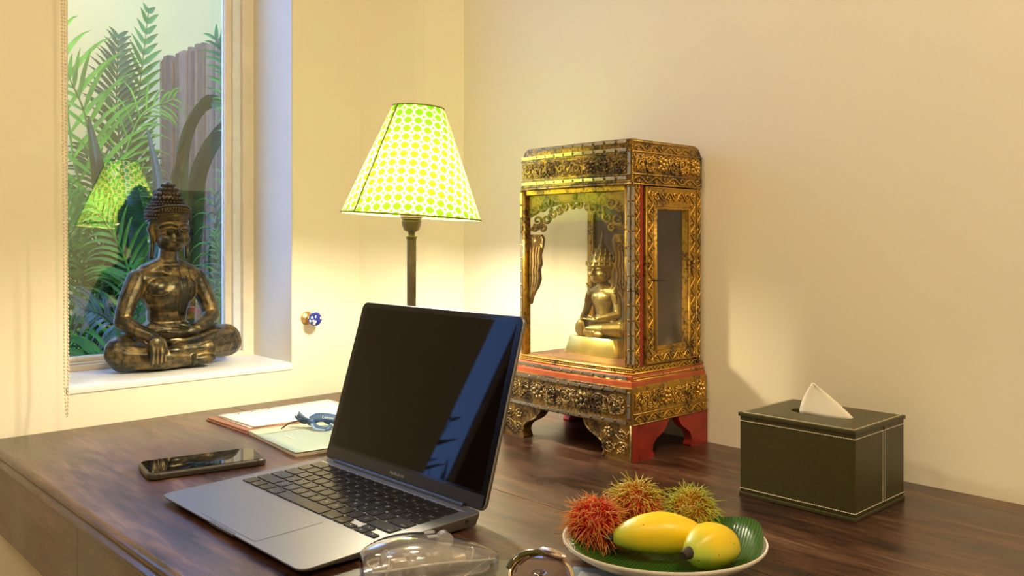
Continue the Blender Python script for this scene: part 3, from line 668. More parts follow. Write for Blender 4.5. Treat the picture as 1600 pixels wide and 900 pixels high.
def shade_mat():
    m = bpy.data.materials.new('green_dotted_fabric'); m.use_nodes = True; t = m.node_tree; t.nodes.clear()
    out = t.nodes.new('ShaderNodeOutputMaterial'); uv = t.nodes.new('ShaderNodeUVMap')
    sp = t.nodes.new('ShaderNodeSeparateXYZ'); t.links.new(uv.outputs[0], sp.inputs[0])
    def mth(op, a, b=None, c=None):
        n = N(t, 'ShaderNodeMath', operation=op)
        for i, x in enumerate((a, b, c)):
            if x is None: continue
            if isinstance(x, (int, float)): n.inputs[i].default_value = x
            else: t.links.new(x, n.inputs[i])
        return n.outputs[0]
    u = mth('MULTIPLY', sp.outputs[0], 1 / 0.0148); v = mth('MULTIPLY', sp.outputs[1], 1 / 0.0133)
    fu = mth('ABSOLUTE', mth('SUBTRACT', mth('FRACT', u), 0.5)); fv = mth('ABSOLUTE', mth('SUBTRACT', mth('FRACT', v), 0.5))
    # octagonal dot: max(|x|,|y|,(|x|+|y|)*0.72)
    oc = mth('MAXIMUM', mth('MAXIMUM', fu, fv), mth('MULTIPLY', mth('ADD', fu, fv), 0.76))
    dot = mth('LESS_THAN', oc, 0.40)
    dm = mth('GREATER_THAN', mth('ADD', fu, fv), 0.80)
    g = mth('MAXIMUM', dot, dm)
    mc = N(t, 'ShaderNodeMix', data_type='RGBA'); t.links.new(g, mc.inputs[0])
    mc.inputs[6].default_value = (0.44, 0.36, 0.13, 1); mc.inputs[7].default_value = (0.040, 0.125, 0.003, 1)
    di = t.nodes.new('ShaderNodeBsdfDiffuse'); tr = t.nodes.new('ShaderNodeBsdfTranslucent')
    t.links.new(mc.outputs[2], di.inputs[0]); t.links.new(mc.outputs[2], tr.inputs[0])
    mx = t.nodes.new('ShaderNodeMixShader'); mx.inputs[0].default_value = 0.5
    t.links.new(di.outputs[0], mx.inputs[1]); t.links.new(tr.outputs[0], mx.inputs[2]); t.links.new(mx.outputs[0], out.inputs[0])
    return m
R0, R1, H0, H1 = 0.1010, 0.0375, 0.0, 0.158
sha = MB(); seg = 72; rws = []
for j in range(9):
    f = j / 8; rws.append([((R0 + (R1 - R0) * f) * math.cos(2 * PI * k / seg), (R0 + (R1 - R0) * f) * math.sin(2 * PI * k / seg), H0 + (H1 - H0) * f) for k in range(seg + 1)])
sha.grid(rws)
SH = T(0, 0, 0.3265) @ Matrix.Rotation(math.radians(3.6), 4, FW) 
shade = sha.build('lamp_shade', shade_mat(), lampp, smooth=180); shade.matrix_local = SH
sl_ = math.hypot(R0 - R1, H1); sa = (R0 - R1) / sl_; ap = R0 / sa
uvl = shade.data.uv_layers.new(name='UVMap')
for p in shade.data.polygons:
    for li, vi in zip(p.loop_indices, p.vertices):
        j, k = divmod(vi, seg + 1); rho = ap - sl_ * j / 8; th = (2 * PI * k / seg) * sa
        uvl.data[li].uv = (rho * math.sin(th - 1.47), rho * math.cos(th - 1.47))
M_trimf = mat('olive_piping', (0.20, 0.22, 0.05), 0.8, var=0.4, scale=160)
def ringt(r, z, rr): return MB().tube([(r * math.cos(2 * PI * k / 64), r * math.sin(2 * PI * k / 64), z) for k in range(64)], rr, 6, closed=True)
o = ringt(R0, 0.0, 0.0013).build('shade_hem', M_trimf, lampp, smooth=60); o.matrix_local = SH
o = ringt(R1, H1, 0.0012).build('shade_hem', M_trimf, lampp, smooth=60); o.matrix_local = SH
sang = math.atan2(-FW.y, -FW.x) - math.radians(44)
o = MB().tube([((R0 + 0.0006) * math.cos(sang), (R0 + 0.0006) * math.sin(sang), 0.0), ((R1 + 0.0006) * math.cos(sang), (R1 + 0.0006) * math.sin(sang), H1)], 0.0016, 6).build('seam', M_trimf, lampp, smooth=60); o.matrix_local = SH
sp = MB()
for k in range(3):
    a = 2 * PI * k / 3 + 0.4; sp.tube([(0, 0, 0.02), ((R1 - 0.001) * math.cos(a), (R1 - 0.001) * math.sin(a), H1 - 0.004)], 0.0009, 5)
o = sp.build('shade_carrier', M_pole, lampp); o.matrix_local = SH
mb_, tb, bb = nt('glowing_bulb'); bb.inputs['Emission Color'].default_value = (1, 0.86, 0.62, 1); bb.inputs['Emission Strength'].default_value = 430
BULB = bb
MB().lathe([(0.009, 0.3365), (0.015, 0.341), (0.024, 0.352), (0.0265, 0.364), (0.022, 0.378), (0.011, 0.387), (0, 0.390)], 20).build('bulb', mb_, lampp, smooth=180)

# ---------------------------------------------------------------- wall hook with blue ceramic knob
kn = thing('wall_knob', 'blue and white ceramic knob on a brass plate beside the window', 'knob', (-0.2375, 0, 0.8965), rot=(PI / 2, 0, 0))
M_brass = mat('aged_brass', (0.55, 0.36, 0.15), 0.35, 0.9, var=0.2)
MB().lathe([(0.0, 0), (0.0125, 0), (0.0125, 0.002), (0.0095, 0.0045), (0.0045, 0.006), (0.004, 0.017), (0.0075, 0.019), (0.008, 0.021)], 28).build('brass_base', M_brass, kn, smooth=35)
def blue_mat():
    m, t, b = nt('blue_white_ceramic'); co = texco(t)
    v = N(t, 'ShaderNodeTexVoronoi', Scale=130.0); t.links.new(co, v.inputs['Vector'])
    t.links.new(ramp(t, v.outputs['Distance'], [(0.30, (0.85, 0.87, 0.92)), (0.38, (0.02, 0.035, 0.30))]), b.inputs['Base Color'])
    b.inputs['Roughness'].default_value = 0.08; return m
MB().sphere((0, 0, 0.0300), (0.0130, 0.0130, 0.0118), 24, 14).build('ceramic_ball', blue_mat(), kn, smooth=180)

# ---------------------------------------------------------------- roller-blind bead chain
M_bead = mat('cream_bead', (0.74, 0.66, 0.50), 0.4)
ch = thing('blind_chain', 'cream bead chain loop of the roller blind hanging by the window', 'chain', (-0.655, -0.02, 0.76))
A0 = Vector(atY(100, -60, -0.055)); A1 = Vector(atY(107, 600, -0.055)); A2 = Vector(atY(106, 650, -0.055))
B0 = Vector(atY(96, -60, -0.040)); B1 = Vector(atY(101, 600, -0.040)); B2 = Vector(atY(104, 652, -0.048))
bm_ = bmesh.new(); bmesh.ops.create_icosphere(bm_, subdivisions=1, radius=0.0018); bead_me = bpy.data.meshes.new('bead'); bm_.to_mesh(bead_me); bm_.free(); bead_me.materials.append(M_bead); bead_me.shade_smooth()
def strand(a, b, spacing=0.0052):
    L = (b - a).length; n_ = int(L / spacing)
    return [a.lerp(b, i / n_) for i in range(n_)]
base0 = Vector(ch.location)
front = strand(A0, A1) + strand(A1, A2)
back_ = strand(B0, B1) + strand(B1, B2)
for p in front[-145:] + back_[-145:]:
    o = link('bead', bead_me, None, ch); o.location = p - base0
MB().tube([front[0] - base0, A1 - base0, A2 - base0], 0.0004, 5).build('cord', M_bead, ch)
MB().tube([B0 - base0, B1 - base0, B2 - base0, A2 - base0], 0.0004, 5).build('cord', M_bead, ch)

# ---------------------------------------------------------------- tissue box
M_olive = mat('olive_leather', (0.038, 0.034, 0.008), 0.40, var=0.10, scale=200, bmp=0.12, bscale=500)
tb_ = thing('tissue_box', 'dark olive leather tissue box cover with cream stitching by the right wall', 'tissue box', (-0.1345, -0.9652, 0.75))
bx, by, bh = 0.1195, 0.136, 0.0950
MB().box((-bx / 2, -by / 2, 0.004), (bx / 2, by / 2, bh - 0.004)).build('body', M_olive, tb_, bevel=0.0015, seg=3)
MB().box((-bx / 2 - 0.001, -by / 2 - 0.001, 0), (bx / 2 + 0.001, by / 2 + 0.001, 0.0045)).build('base_rim', M_olive, tb_, bevel=0.001)
lidm_ = MB(); o1 = rrect(bx + 0.003, by + 0.003, 0.003, 3); nh = 28
# lid plate with an oval opening
hole = [(0.019 * math.cos(2 * PI * k / nh) * 0.9, 0.036 * math.sin(2 * PI * k / nh)) for k in range(nh)]
outer = []
for k in range(nh):
    a = 2 * PI * k / nh; ca, sa_ = math.cos(a), math.sin(a); s_ = min((bx / 2 + 0.0015) / max(abs(ca), 1e-6), (by / 2 + 0.0015) / max(abs(sa_), 1e-6)); outer.append((ca * s_, sa_ * s_))
corn = [(sx * (bx / 2 + 0.0015), sy * (by / 2 + 0.0015)) for sx in (-1, 1) for sy in (-1, 1)]
for c in corn:
    k = min(range(nh), key=lambda i: (outer[i][0] - c[0]) ** 2 + (outer[i][1] - c[1]) ** 2); outer[k] = c
zt0, zt1 = bh - 0.0045, bh
v = [(x, y, zt1) for x, y in outer] + [(x, y, zt1) for x, y in hole] + [(x, y, zt0) for x, y in outer] + [(x, y, zt0) for x, y in hole]
f = []
for i in range(nh):
    j = (i + 1) % nh
    f += [(i, j, nh + j, nh + i), (2 * nh + j, 2 * nh + i, 3 * nh + i, 3 * nh + j), (i, 2 * nh + i, 2 * nh + j, j), (nh + i, nh + j, 3 * nh + j, 3 * nh + i)]
lidm_.add(v, f).build('lid', M_olive, tb_, bevel=0.0008, seg=2)
M_stitch = mat('cream_thread', (0.62, 0.56, 0.38), 0.7)
sm = MB()
def stitch(a, b, n_):
    a, b = Vector(a), Vector(b)
    for i in range(n_):
        p = a.lerp(b, (i + 0.15) / n_); q_ = a.lerp(b, (i + 0.8) / n_); sm.tube([p, q_], 0.00048, 4)
X0, X1, Y0, Y1 = -bx / 2 - 0.0003, bx / 2, -by / 2 - 0.0003, by / 2
for z in (0.0085, bh - 0.0095):
    stitch((X0, Y1, z), (X0, Y0, z), 50); stitch((X0, Y0, z), (X1, Y0, z), 44)
for xx in (-0.002 + 0.0075, 0.0025 + 0.0075): stitch((xx, Y0, 0.0085), (xx, Y0, bh - 0.0095), 46)
for a, b, n_ in (((-bx / 2 + 0.002, -by / 2 + 0.002), (-bx / 2 + 0.002, by / 2 - 0.002), 50), ((-bx / 2 + 0.002, -by / 2 + 0.002), (bx / 2 - 0.002, -by / 2 + 0.002), 44),
                 ((-bx / 2 + 0.002, by / 2 - 0.002), (bx / 2 - 0.002, by / 2 - 0.002), 44), ((bx / 2 - 0.002, -by / 2 + 0.002), (bx / 2 - 0.002, by / 2 - 0.002), 50)):
    stitch(a + (bh + 0.0001,), b + (bh + 0.0001,), n_)
sm.build('stitching', M_stitch, tb_, kind='stuff')
MB().box((0.0072, -by / 2 - 0.0008, 0.006), (0.0084, -by / 2 + 0.001, bh - 0.006)).build('seam_strip', M_black, tb_)
ti = thing('tissue', 'white paper tissue standing up out of the olive box', 'tissue', (-0.1345, -0.9652, 0.75 + bh))
rows = []
for a in range(11):
    u = a / 10 * 2 - 1; r = []
    for b in range(9):
        v_ = b / 8; wd = 0.0325 * (1 - v_ ** 1.3) + 0.0010; y = u * wd - 0.0065 * (1 - v_) + 0.0095 * v_
        z = -0.004 + 0.0375 * v_ + 0.004 * (1 - abs(u)) * v_ * (1 - v_)
        x = 0.004 * (1 - v_) * (u * u - 0.5) + 0.0009 * math.sin(4 * u + 2 * v_)
        r.append((x, y, z))
    rows.append(r)
MB().grid(rows).build('sheet', mat('tissue_paper', (0.80, 0.74, 0.62), 0.8, var=0.02), ti, solid=0.0012, smooth=60)

# ---------------------------------------------------------------- gilded shrine cabinet
SO = Vector((-0.088, -0.600, 0.75))
shr = thing('shrine_cabinet', 'antique gilded shrine cabinet with glass front on red carved feet', 'cabinet', tuple(SO))
TS = Matrix.Translation(-SO)
CX0, CX1, CY0, CY1 = -0.163, -0.004, -0.713, -0.500     # cabinet footprint
BX0, BX1, BY0, BY1 = -0.173, -0.0025, -0.722, -0.474    # base footprint
def bow(y, y0, y1, d): return d * (1 - ((2 * y - y0 - y1) / (y1 - y0)) ** 2)
def bowplan(x0, x1, y0, y1, d, n=12, side=0.0):
    pts = [(x1, y0), (x1, y1)]
    for k in range(n + 1):
        y = y1 + (y0 - y1) * k / n; pts.append((x0 - bow(y, y0, y1, d), y))
    return pts[::-1]
def sbuild(mb, name, m, parent=shr, bevel=0.0, seg=2, smooth=0, kind=None, label=None):
    o = mb.build(name, m, None, bevel=bevel, seg=seg, smooth=smooth, kind=kind, label=label)
    o.data.transform(TS); o.parent = parent; return o
def sbox(name, a, b, m, bevel=0.0012, parent=shr): return sbuild(MB().box(a, b), name, m, parent, bevel)
# scroll ornament: spirals, leaves and florets laid on a surface given by f(u, v) -> point, with normal offset n
def scrolls(mb, f, W_, H_, n_, nrm, r=0.0011, rows=1, seed=1):
    rnd = random.Random(seed); cw = W_ / n_; chh = H_ / rows
    nrm = Vector(nrm)
    def P(u, v, k=0.0): return Vector(f(u, v)) + nrm * k
    for rr in range(rows):
        for i in range(n_):
            cu = (i + 0.5) * cw; cv = (rr + 0.5) * chh; sg = 1 if (i + rr) % 2 else -1; R = min(cw, chh) * 0.46
            if (i + rr) % 3 == 2 and cw > 0.008:      # floret
                for k in range(7):
                    a = 2 * PI * k / 7; q = P(cu + R * 0.62 * math.cos(a), cv + R * 0.62 * math.sin(a), 0.0008)
                    mb.sphere(q, R * 0.27, 6, 4)
                mb.sphere(P(cu, cv, 0.001), R * 0.30, 6, 4); continue
            a0 = rnd.uniform(0, 2 * PI)
            for arm in (0, 1):
                c = (cu + (arm - 0.5) * R * 0.5, cv + (arm - 0.5) * R * 0.3 * sg); Ra = R * (0.85 if arm == 0 else 0.55); pts = []
                for k in range(18):
                    t = k / 17; a = a0 + arm * PI + sg * t * 2.6 * PI; rad = Ra * (1 - 0.88 * t)
                    pts.append(P(c[0] + rad * math.cos(a), c[1] + rad * math.sin(a), 0.0006 + 0.0008 * t))
                mb.tube(pts, [r * (0.7 + 0.6 * k / 17) for k in range(18)], 4)
            mb.tube([P(cu - cw * 0.5, cv + sg * chh * 0.28, 0.0004), P(cu - cw * 0.2, cv - sg * chh * 0.40, 0.0007), P(cu + cw * 0.2, cv - sg * chh * 0.38, 0.0007), P(cu + cw * 0.5, cv - sg * chh * 0.1, 0.0004)], r * 0.8, 4)
            for k in range(3): mb.sphere(P(cu + rnd.uniform(-0.45, 0.45) * cw, cv + rnd.uniform(-0.4, 0.4) * chh, 0.0005), r * 1.3, 5, 4)
def wavevine(mb, f, L, H_, n_, nrm, r=0.001):
    nrm = Vector(nrm); pts = []
    for k in range(n_ * 8 + 1):
        t = k / (n_ * 8); pts.append(Vector(f(t * L, H_ * (0.5 + 0.32 * math.sin(t * n_ * PI)))) + nrm * 0.0006)
    mb.tube(pts, r, 4)
    for k in range(n_):
        t = (k + 0.5) / n_; s = 1 if k % 2 else -1; c = (t * L, H_ * (0.5 + s * 0.10)); q = []
        for j in range(10):
            a = j / 9 * 1.7 * PI + (0 if s > 0 else PI); rad = H_ * 0.26 * (1 - 0.75 * j / 9); q.append(Vector(f(c[0] + rad * math.cos(a), c[1] + rad * math.sin(a))) + nrm * 0.0006)
        mb.tube(q, r * 0.9, 4)
# shared little pieces: mirror strips and studs
def strip_mesh(L):
    mb = MB(); mb.box((-L / 2, -0.0022, -0.0006), (L / 2, 0.0022, 0.0010)); me = bpy.data.meshes.new('mirror_strip'); me.from_pydata([tuple(v) for v in mb.v], [], mb.f); me.materials.append(M_mirror); return me
SM1 = strip_mesh(0.0155); SM2 = strip_mesh(0.0175)
def stud_mesh():
    mb = MB().sphere((0, 0, 0.0008), (0.0022, 0.0022, 0.0020), 8, 5); me = bpy.data.meshes.new('stud'); me.from_pydata([tuple(v) for v in mb.v], [], mb.f); me.materials.append(M_relief2); me.shade_smooth(); return me
ST = stud_mesh()
def place(me, name, p, xdir, nrm, parent=shr):
    x = Vector(xdir).normalized(); z = Vector(nrm).normalized(); y = z.cross(x).normalized(); x = y.cross(z)
    o = link(name, me, None, parent); M = Matrix((x, y, z)).transposed().to_4x4(); M.translation = Vector(p) - SO; o.matrix_local = M; return o
def striprow(pts, nrm, me, L):
    for a, b in zip(pts[:-1], pts[1:]):
        a, b = Vector(a), Vector(b); nn = Vector(nrm)
        place(me, 'mirror_strip', (a + b) / 2 + nn * 0.0006, b - a, nn); place(ST, 'stud', b, b - a, nn)
def bowpts(x0, y0, y1, d, z, n_): return [(x0 - bow(y0 + (y1 - y0) * k / n_, y0, y1, d), y0 + (y1 - y0) * k / n_, z) for k in range(n_ + 1)]
# base: top board, front apron (bowed), side aprons, feet
sbuild(MB().prism(bowplan(BX0 + 0.004, BX1, BY0 + 0.003, BY1 - 0.003, 0.008), 0.846, 0.8545), 'base_top', M_redtop, bevel=0.001)
AP0, AP1 = 0.7975, 0.8475
fr = MB()
pl = bowplan(BX0, BX0 + 0.014, BY0, BY1, 0.008); fr.prism(pl, AP0, AP1)
ap = sbuild(fr, 'front_apron', M_gilt2, bevel=0.0012)
def ffront(x0, y0, y1, d, z0, eps=0.0):
    def f(u, v):
        y = y1 - u - 0; return (x0 - bow(y, y0, y1, d) - eps, y, z0 + v)
    return f
r_ = MB(); scrolls(r_, lambda u, v: ffront(BX0, BY0, BY1, 0.008, AP0 + 0.0105)(u + 0.010, v), BY1 - BY0 - 0.020, 0.0295, 8, (-1, 0, 0), 0.0012, 1, 3); scrolls(r_, lambda u, v: ffront(BX0, BY0, BY1, 0.008, AP0 + 0.0105)(u + 0.010, v), BY1 - BY0 - 0.020, 0.0295, 17, (-1, 0, 0), 0.0007, 2, 4)
sbuild(r_, 'scroll_relief', M_relief2, ap, smooth=180).matrix_parent_inverse = Matrix()
for z in (AP0 + 0.0045, AP1 - 0.0045): striprow(bowpts(BX0 - 0.0006, BY0 + 0.006, BY1 - 0.004, 0.008, z, 12), (-1, 0, 0), SM2, 0.0175)
striprow([(BX0 - 0.001, BY0 + 0.004, AP0 + 0.008), (BX0 - 0.001, BY0 + 0.004, AP0 + 0.026), (BX0 - 0.001, BY0 + 0.004, AP0 + 0.043)], (-1, 0, 0), SM1, 0.0155)
for y0, y1, nm in ((BY0, BY0 + 0.012, -1), (BY1 - 0.012, BY1, 1)):
    sa_ = sbuild(MB().box((BX0 + 0.012, y0, AP0), (BX1, y1, AP1 + 0.001)), 'side_apron', M_gilt, bevel=0.001)
    if nm < 0:
        r_ = MB(); scrolls(r_, lambda u, v: (BX0 + 0.006 + u, BY0 - 0.0002, AP0 + 0.016 + v), BX1 - BX0 - 0.010, 0.030, 6, (0, -1, 0), 0.0012, 1, 5); scrolls(r_, lambda u, v: (BX0 + 0.006 + u, BY0 - 0.0002, AP0 + 0.016 + v), BX1 - BX0 - 0.010, 0.030, 13, (0, -1, 0), 0.0007, 2, 6)
        wavevine(r_, lambda u, v: (BX0 + 0.006 + u, BY0 - 0.0002, AP0 + 0.001 + v), BX1 - BX0 - 0.008, 0.013, 10, (0, -1, 0), 0.0010)
        r_.tube([(BX0 + 0.003, BY0 - 0.001, AP0 + 0.0148), (BX1, BY0 - 0.001, AP0 + 0.0148)], 0.0009, 4); r_.tube([(BX0 + 0.003, BY0 - 0.001, AP0 + 0.0008), (BX1, BY0 - 0.001, AP0 + 0.0008)], 0.0010, 4)
        sbuild(r_, 'scroll_relief', M_relief, sa_, smooth=180)
sbuild(MB().box((BX1 - 0.012, BY0 + 0.012, AP0), (BX1, BY1 - 0.012, AP1)), 'back_apron', M_red)
# feet: profile in (s, z): s = distance inward from the corner
def footprof(L, top):
    pts = [(0, 0.75), (0, top), (L, top)]
    cur = bez((L, top, 0), (L * 0.97, top - 0.013, 0), (L * 0.74, top - 0.020, 0), 5)[1:] + bez((L * 0.74, top - 0.020, 0), (L * 0.52, top - 0.027, 0), (L * 0.54, 0.7585, 0), 5)[1:] + [Vector((L * 0.58, 0.7525, 0)), Vector((L * 0.56, 0.75, 0))]
    return pts + [(p.x, p.y) for p in cur]
def foot(cx, cy, sx, sy, front):
    Lx, Ly = 0.088, 0.082
    top = AP0 + 0.0005
    if front:
        mb = MB(); Pf = footprof(Ly, top); q = len(Pf)   # plate parallel to the front
        v = [(cx - (0.0035 * min(1, s / 0.05)), cy + sy * s, z) for s, z in Pf] + [(cx + 0.014, cy + sy * s, z) for s, z in Pf]
        mb.add(v, [tuple(range(q)), tuple(range(2 * q - 1, q - 1, -1))] + [(i, (i + 1) % q, q + (i + 1) % q, q + i) for i in range(q)])
        fo_ = sbuild(mb, 'front_foot', M_gilt2, bevel=0.0012)
        r_ = MB(); W_ = 0.044
        scrolls(r_, lambda u, v: (cx - 0.0005 - 0.0035 * min(1, u / 0.05), cy + sy * (0.004 + u), 0.757 + v), W_, 0.038, 2, (-1, 0, 0), 0.0011, 2, 9)
        edge = [Vector((cx - 0.004, cy + sy * s, z)) for s, z in Pf[2:]]
        r_.tube(edge, 0.0014, 5); r_.tube([(cx - 0.001, cy + sy * 0.001, 0.751), (cx - 0.001, cy + sy * 0.001, top)], 0.0015, 5)
        sbuild(r_, 'scroll_relief', M_relief2, fo_, smooth=180)
    mb = MB(); Pf = footprof(0.078 if front else 0.068, top); q = len(Pf)
    v = [(cx + sx * s, cy, z) for s, z in Pf] + [(cx + sx * s, cy + sy * 0.013, z) for s, z in Pf]
    if front: v = [(x + 0.0005, y - sy * 0.0006, z) for x, y, z in v]
    mb.add(v, [tuple(range(q)), tuple(range(2 * q - 1, q - 1, -1))] + [(i, (i + 1) % q, q + (i + 1) % q, q + i) for i in range(q)])
    sbuild(mb, 'side_foot', M_red, bevel=0.0008)
foot(BX0, BY0, 1, 1, True); foot(BX0, BY1, 1, -1, True)
foot(BX1, BY0, -1, 1, False); foot(BX1, BY1, -1, -1, False)
# cabinet floor and mouldings
sbuild(MB().prism(bowplan(CX0 - 0.004, CX1, CY0 - 0.004, CY1 + 0.004, 0.006), 0.8545, 0.8625), 'lower_moulding', M_redtop, bevel=0.0015)
fl = sbuild(MB().prism(bowplan(CX0, CX1, CY0, CY1, 0.006), 0.8625, 0.8715), 'cabinet_floor', M_gilt, bevel=0.0012)
sbuild(MB().box((CX0 + 0.006, CY0 + 0.010, 0.8712), (CX1 - 0.010, CY1 - 0.008, 0.8722)), 'inner_floor', M_shrinefloor)
striprow(bowpts(CX0 - 0.0046, CY0 + 0.002, CY1, 0.006, 0.8588, 11), (-1, 0, 0), SM2, 0.0175)
r_ = MB()
for k, (x0, z, rr) in enumerate(((CX0 - 0.0045, 0.8550, 0.0011), (CX0 - 0.0003, 0.8640, 0.0012), (CX0 - 0.0003, 0.8700, 0.0013))):
    r_.tube([Vector(p) for p in bowpts(x0, CY0 - 0.003, CY1 + 0.002, 0.006, z, 14)], rr, 5)
for k in range(60):
    y = CY0 + (CY1 - CY0) * k / 59; r_.sphere((CX0 - 0.0005 - bow(y, CY0, CY1, 0.006), y, 0.8670), (0.0012, 0.0016, 0.0012), 5, 4)
for k in range(46):
    x = CX0 + (CX1 - CX0) * k / 45; r_.sphere((x, CY0 - 0.004, 0.8585), (0.0017, 0.0012, 0.0012), 5, 4)
r_.tube([(CX0, CY0 - 0.0042, 0.8552), (CX1, CY0 - 0.0042, 0.8552)], 0.0013, 5); r_.tube([(CX0, CY0 - 0.0022, 0.8640), (CX1, CY0 - 0.0022, 0.8640)], 0.0014, 5)
wavevine(r_, lambda u, v: (CX0 + 0.002 + u, CY0 - 0.0008, 0.8635 + v), CX1 - CX0, 0.008, 12, (0, -1, 0), 0.0009)
sbuild(r_, 'beaded_moulding', M_relief, fl, smooth=180)
# corner posts
PZ0, PZ1 = 0.8715, 1.118
posts = [((CX0, CY0), (0.018, 0.012)), ((CX0, CY1 - 0.010), (0.012, 0.010)), ((CX1 - 0.012, CY0), (0.012, 0.012)), ((CX1 - 0.010, CY1 - 0.009), (0.010, 0.009))]
for (x, y), (dx, dy) in posts: sbox('post', (x, y, PZ0), (x + dx, y + dy, PZ1), M_gilt)
for yy in (CY0 + 0.0035, CY1 - 0.0035):
    striprow([(CX0 - 0.0004, yy, PZ0 + 0.004 + (PZ1 - PZ0 - 0.008) * k / 12) for k in range(13)], (-1, 0, 0), SM2, 0.0175)
r_ = MB()
for yy in (CY0 + 0.0068, CY0 + 0.0098, CY1 - 0.0068, CY1 - 0.0092): r_.tube([(CX0 - 0.0003, yy, PZ0), (CX0 - 0.0003, yy, PZ1)], 0.0010, 5)
wavevine(r_, lambda u, v: (CX0 + 0.0065 + v, CY0 - 0.0002, PZ0 + u), PZ1 - PZ0, 0.0115, 22, (0, -1, 0), 0.0011)
wavevine(r_, lambda u, v: (CX1 - 0.0115 + v, CY0 - 0.0002, PZ0 + u), PZ1 - PZ0, 0.010, 22, (0, -1, 0), 0.0010)
for k in range(80): r_.sphere((CX0 + 0.0045, CY0 - 0.0003, PZ0 + (PZ1 - PZ0) * k / 79), 0.0013, 5, 4)
sbuild(r_, 'post_relief', M_relief, shr, smooth=180)
striprow([(CX0 + 0.002, CY0 - 0.0004, PZ0 + 0.004 + (PZ1 - PZ0 - 0.008) * k / 12) for k in range(13)], (0, -1, 0), SM2, 0.0175)
# back board and sunk rear panel
sbox('back_board', (CX1 - 0.005, CY0 + 0.011, PZ0), (CX1 - 0.001, CY1 - 0.010, PZ1), M_brownpanel, 0.0)
sbox('back_frame', (CX1 - 0.010, CY1 - 0.013, PZ0), (CX1 - 0.005, CY1 - 0.009, PZ1), M_gilt)
# frieze block and roof with rounded left and rear edges
RZ0, RZ1 = 1.1165, 1.1765
mb = MB(); nx, ny = 22, 26; yA, yB = CY0 - 0.001, CY1 - 0.004
def roofz(i, j):
    u = i / nx; v = j / ny; x = u; zz = RZ1
    dx = (1 - u) * (CX1 - CX0); dy = (1 - v) * (yB - yA); R = 0.021
    d = 0
    if dx < R: d = max(d, R - math.sqrt(max(0, R * R - (R - dx) ** 2)))
    if dy < R: d = max(d, R - math.sqrt(max(0, R * R - (R - dy) ** 2)))
    return zz - d * 0.85
def roofxy(i, j):
    y = yA + (yB - yA) * j / ny; xf = CX0 - 0.001 - bow(y, yA, yB, 0.007)
    uu = (i / nx); uu = 1 - (1 - uu) ** 1.6 if False else uu
    return (xf + (CX1 - xf) * uu, y)
tp = [[roofxy(i, j) + (roofz(i, j),) for j in range(ny + 1)] for i in range(nx + 1)]
mb.grid(tp)
def skirt(line): mb.grid([line, [(p[0], p[1], RZ0) for p in line]])
skirt([tp[i][0] for i in range(nx + 1)]); skirt([tp[nx][j] for j in range(ny + 1)]); skirt([tp[i][ny] for i in range(nx, -1, -1)]); skirt([tp[0][j] for j in range(ny, -1, -1)])
mb.grid([[(p[0], p[1], RZ0) for p in row] for row in tp])
bm_ = None
fz = sbuild(mb, 'frieze', M_gilt2, smooth=50)
r_ = MB()
scrolls(r_, lambda u, v: ffront(CX0 - 0.001, yA, yB, 0.007, RZ0 + 0.0135)(u + 0.004, v), yB - yA - 0.012, 0.027, 8, (-1, 0, 0), 0.0012, 1, 11); scrolls(r_, lambda u, v: ffront(CX0 - 0.001, yA, yB, 0.007, RZ0 + 0.0135)(u + 0.004, v), yB - yA - 0.012, 0.027, 16, (-1, 0, 0), 0.0007, 2, 12)
for z, rr in ((RZ0 + 0.0005, 0.0018), (RZ0 + 0.0035, 0.0011), (RZ0 + 0.0125, 0.0011), (RZ0 + 0.0415, 0.0011)):
    r_.tube([Vector(p) for p in bowpts(CX0 - 0.0015, yA, yB, 0.007, z, 14)], rr, 5)
sbuild(r_, 'scroll_relief', M_relief2, fz, smooth=180)
r_ = MB(); wS = CX1 - CX0
scrolls(r_, lambda u, v: (CX0 + 0.004 + u, yA - 0.0002, RZ0 + 0.015 + v), wS - 0.008, 0.028, 6, (0, -1, 0), 0.0012, 1, 21); scrolls(r_, lambda u, v: (CX0 + 0.004 + u, yA - 0.0002, RZ0 + 0.015 + v), wS - 0.008, 0.028, 12, (0, -1, 0), 0.0007, 2, 22)
wavevine(r_, lambda u, v: (CX0 + 0.004 + u, yA - 0.0002, RZ0 + 0.001 + v), wS - 0.006, 0.012, 8, (0, -1, 0), 0.0011)
wavevine(r_, lambda u, v: (CX0 + 0.004 + u, yA - 0.0002, RZ0 + 0.044 + v), wS - 0.036, 0.011, 7, (0, -1, 0), 0.0010)
for z in (0.0005, 0.0138, 0.0438): r_.tube([(CX0 + 0.001, yA - 0.0006, RZ0 + z), (CX1 - 0.001, yA - 0.0006, RZ0 + z)], 0.0011, 5)
r_.tube([(CX0 + 0.002, yA - 0.0006, RZ0 + 0.0575), (CX0 + wS * 0.78, yA - 0.0006, RZ0 + 0.0575)], 0.0013, 5)
for k in range(22): r_.sphere((CX0 + 0.001, yA - 0.0004, RZ0 + 0.003 + 0.0026 * k), 0.0014, 5, 4)
sbuild(r_, 'scroll_relief', M_relief, fz, smooth=180)
for z in (RZ0 + 0.0085, RZ0 + 0.0460): striprow(bowpts(CX0 - 0.0016, yA + 0.006, yB - 0.002, 0.007, z, 11), (-1, 0, 0), SM2, 0.0175)
striprow([(a, b, c) for a, b, c in bowpts(CX0 - 0.0012, yA + 0.006, yB - 0.018, 0.007, RZ1 - 0.0035, 10)], (-1, 0, 0.25), SM2, 0.0175)
striprow([(CX0 - 0.0016, yA + 0.003, RZ0 + 0.012), (CX0 - 0.0016, yA + 0.003, RZ0 + 0.028), (CX0 - 0.0016, yA + 0.003, RZ0 + 0.044)], (-1, 0, 0), SM1, 0.0155)
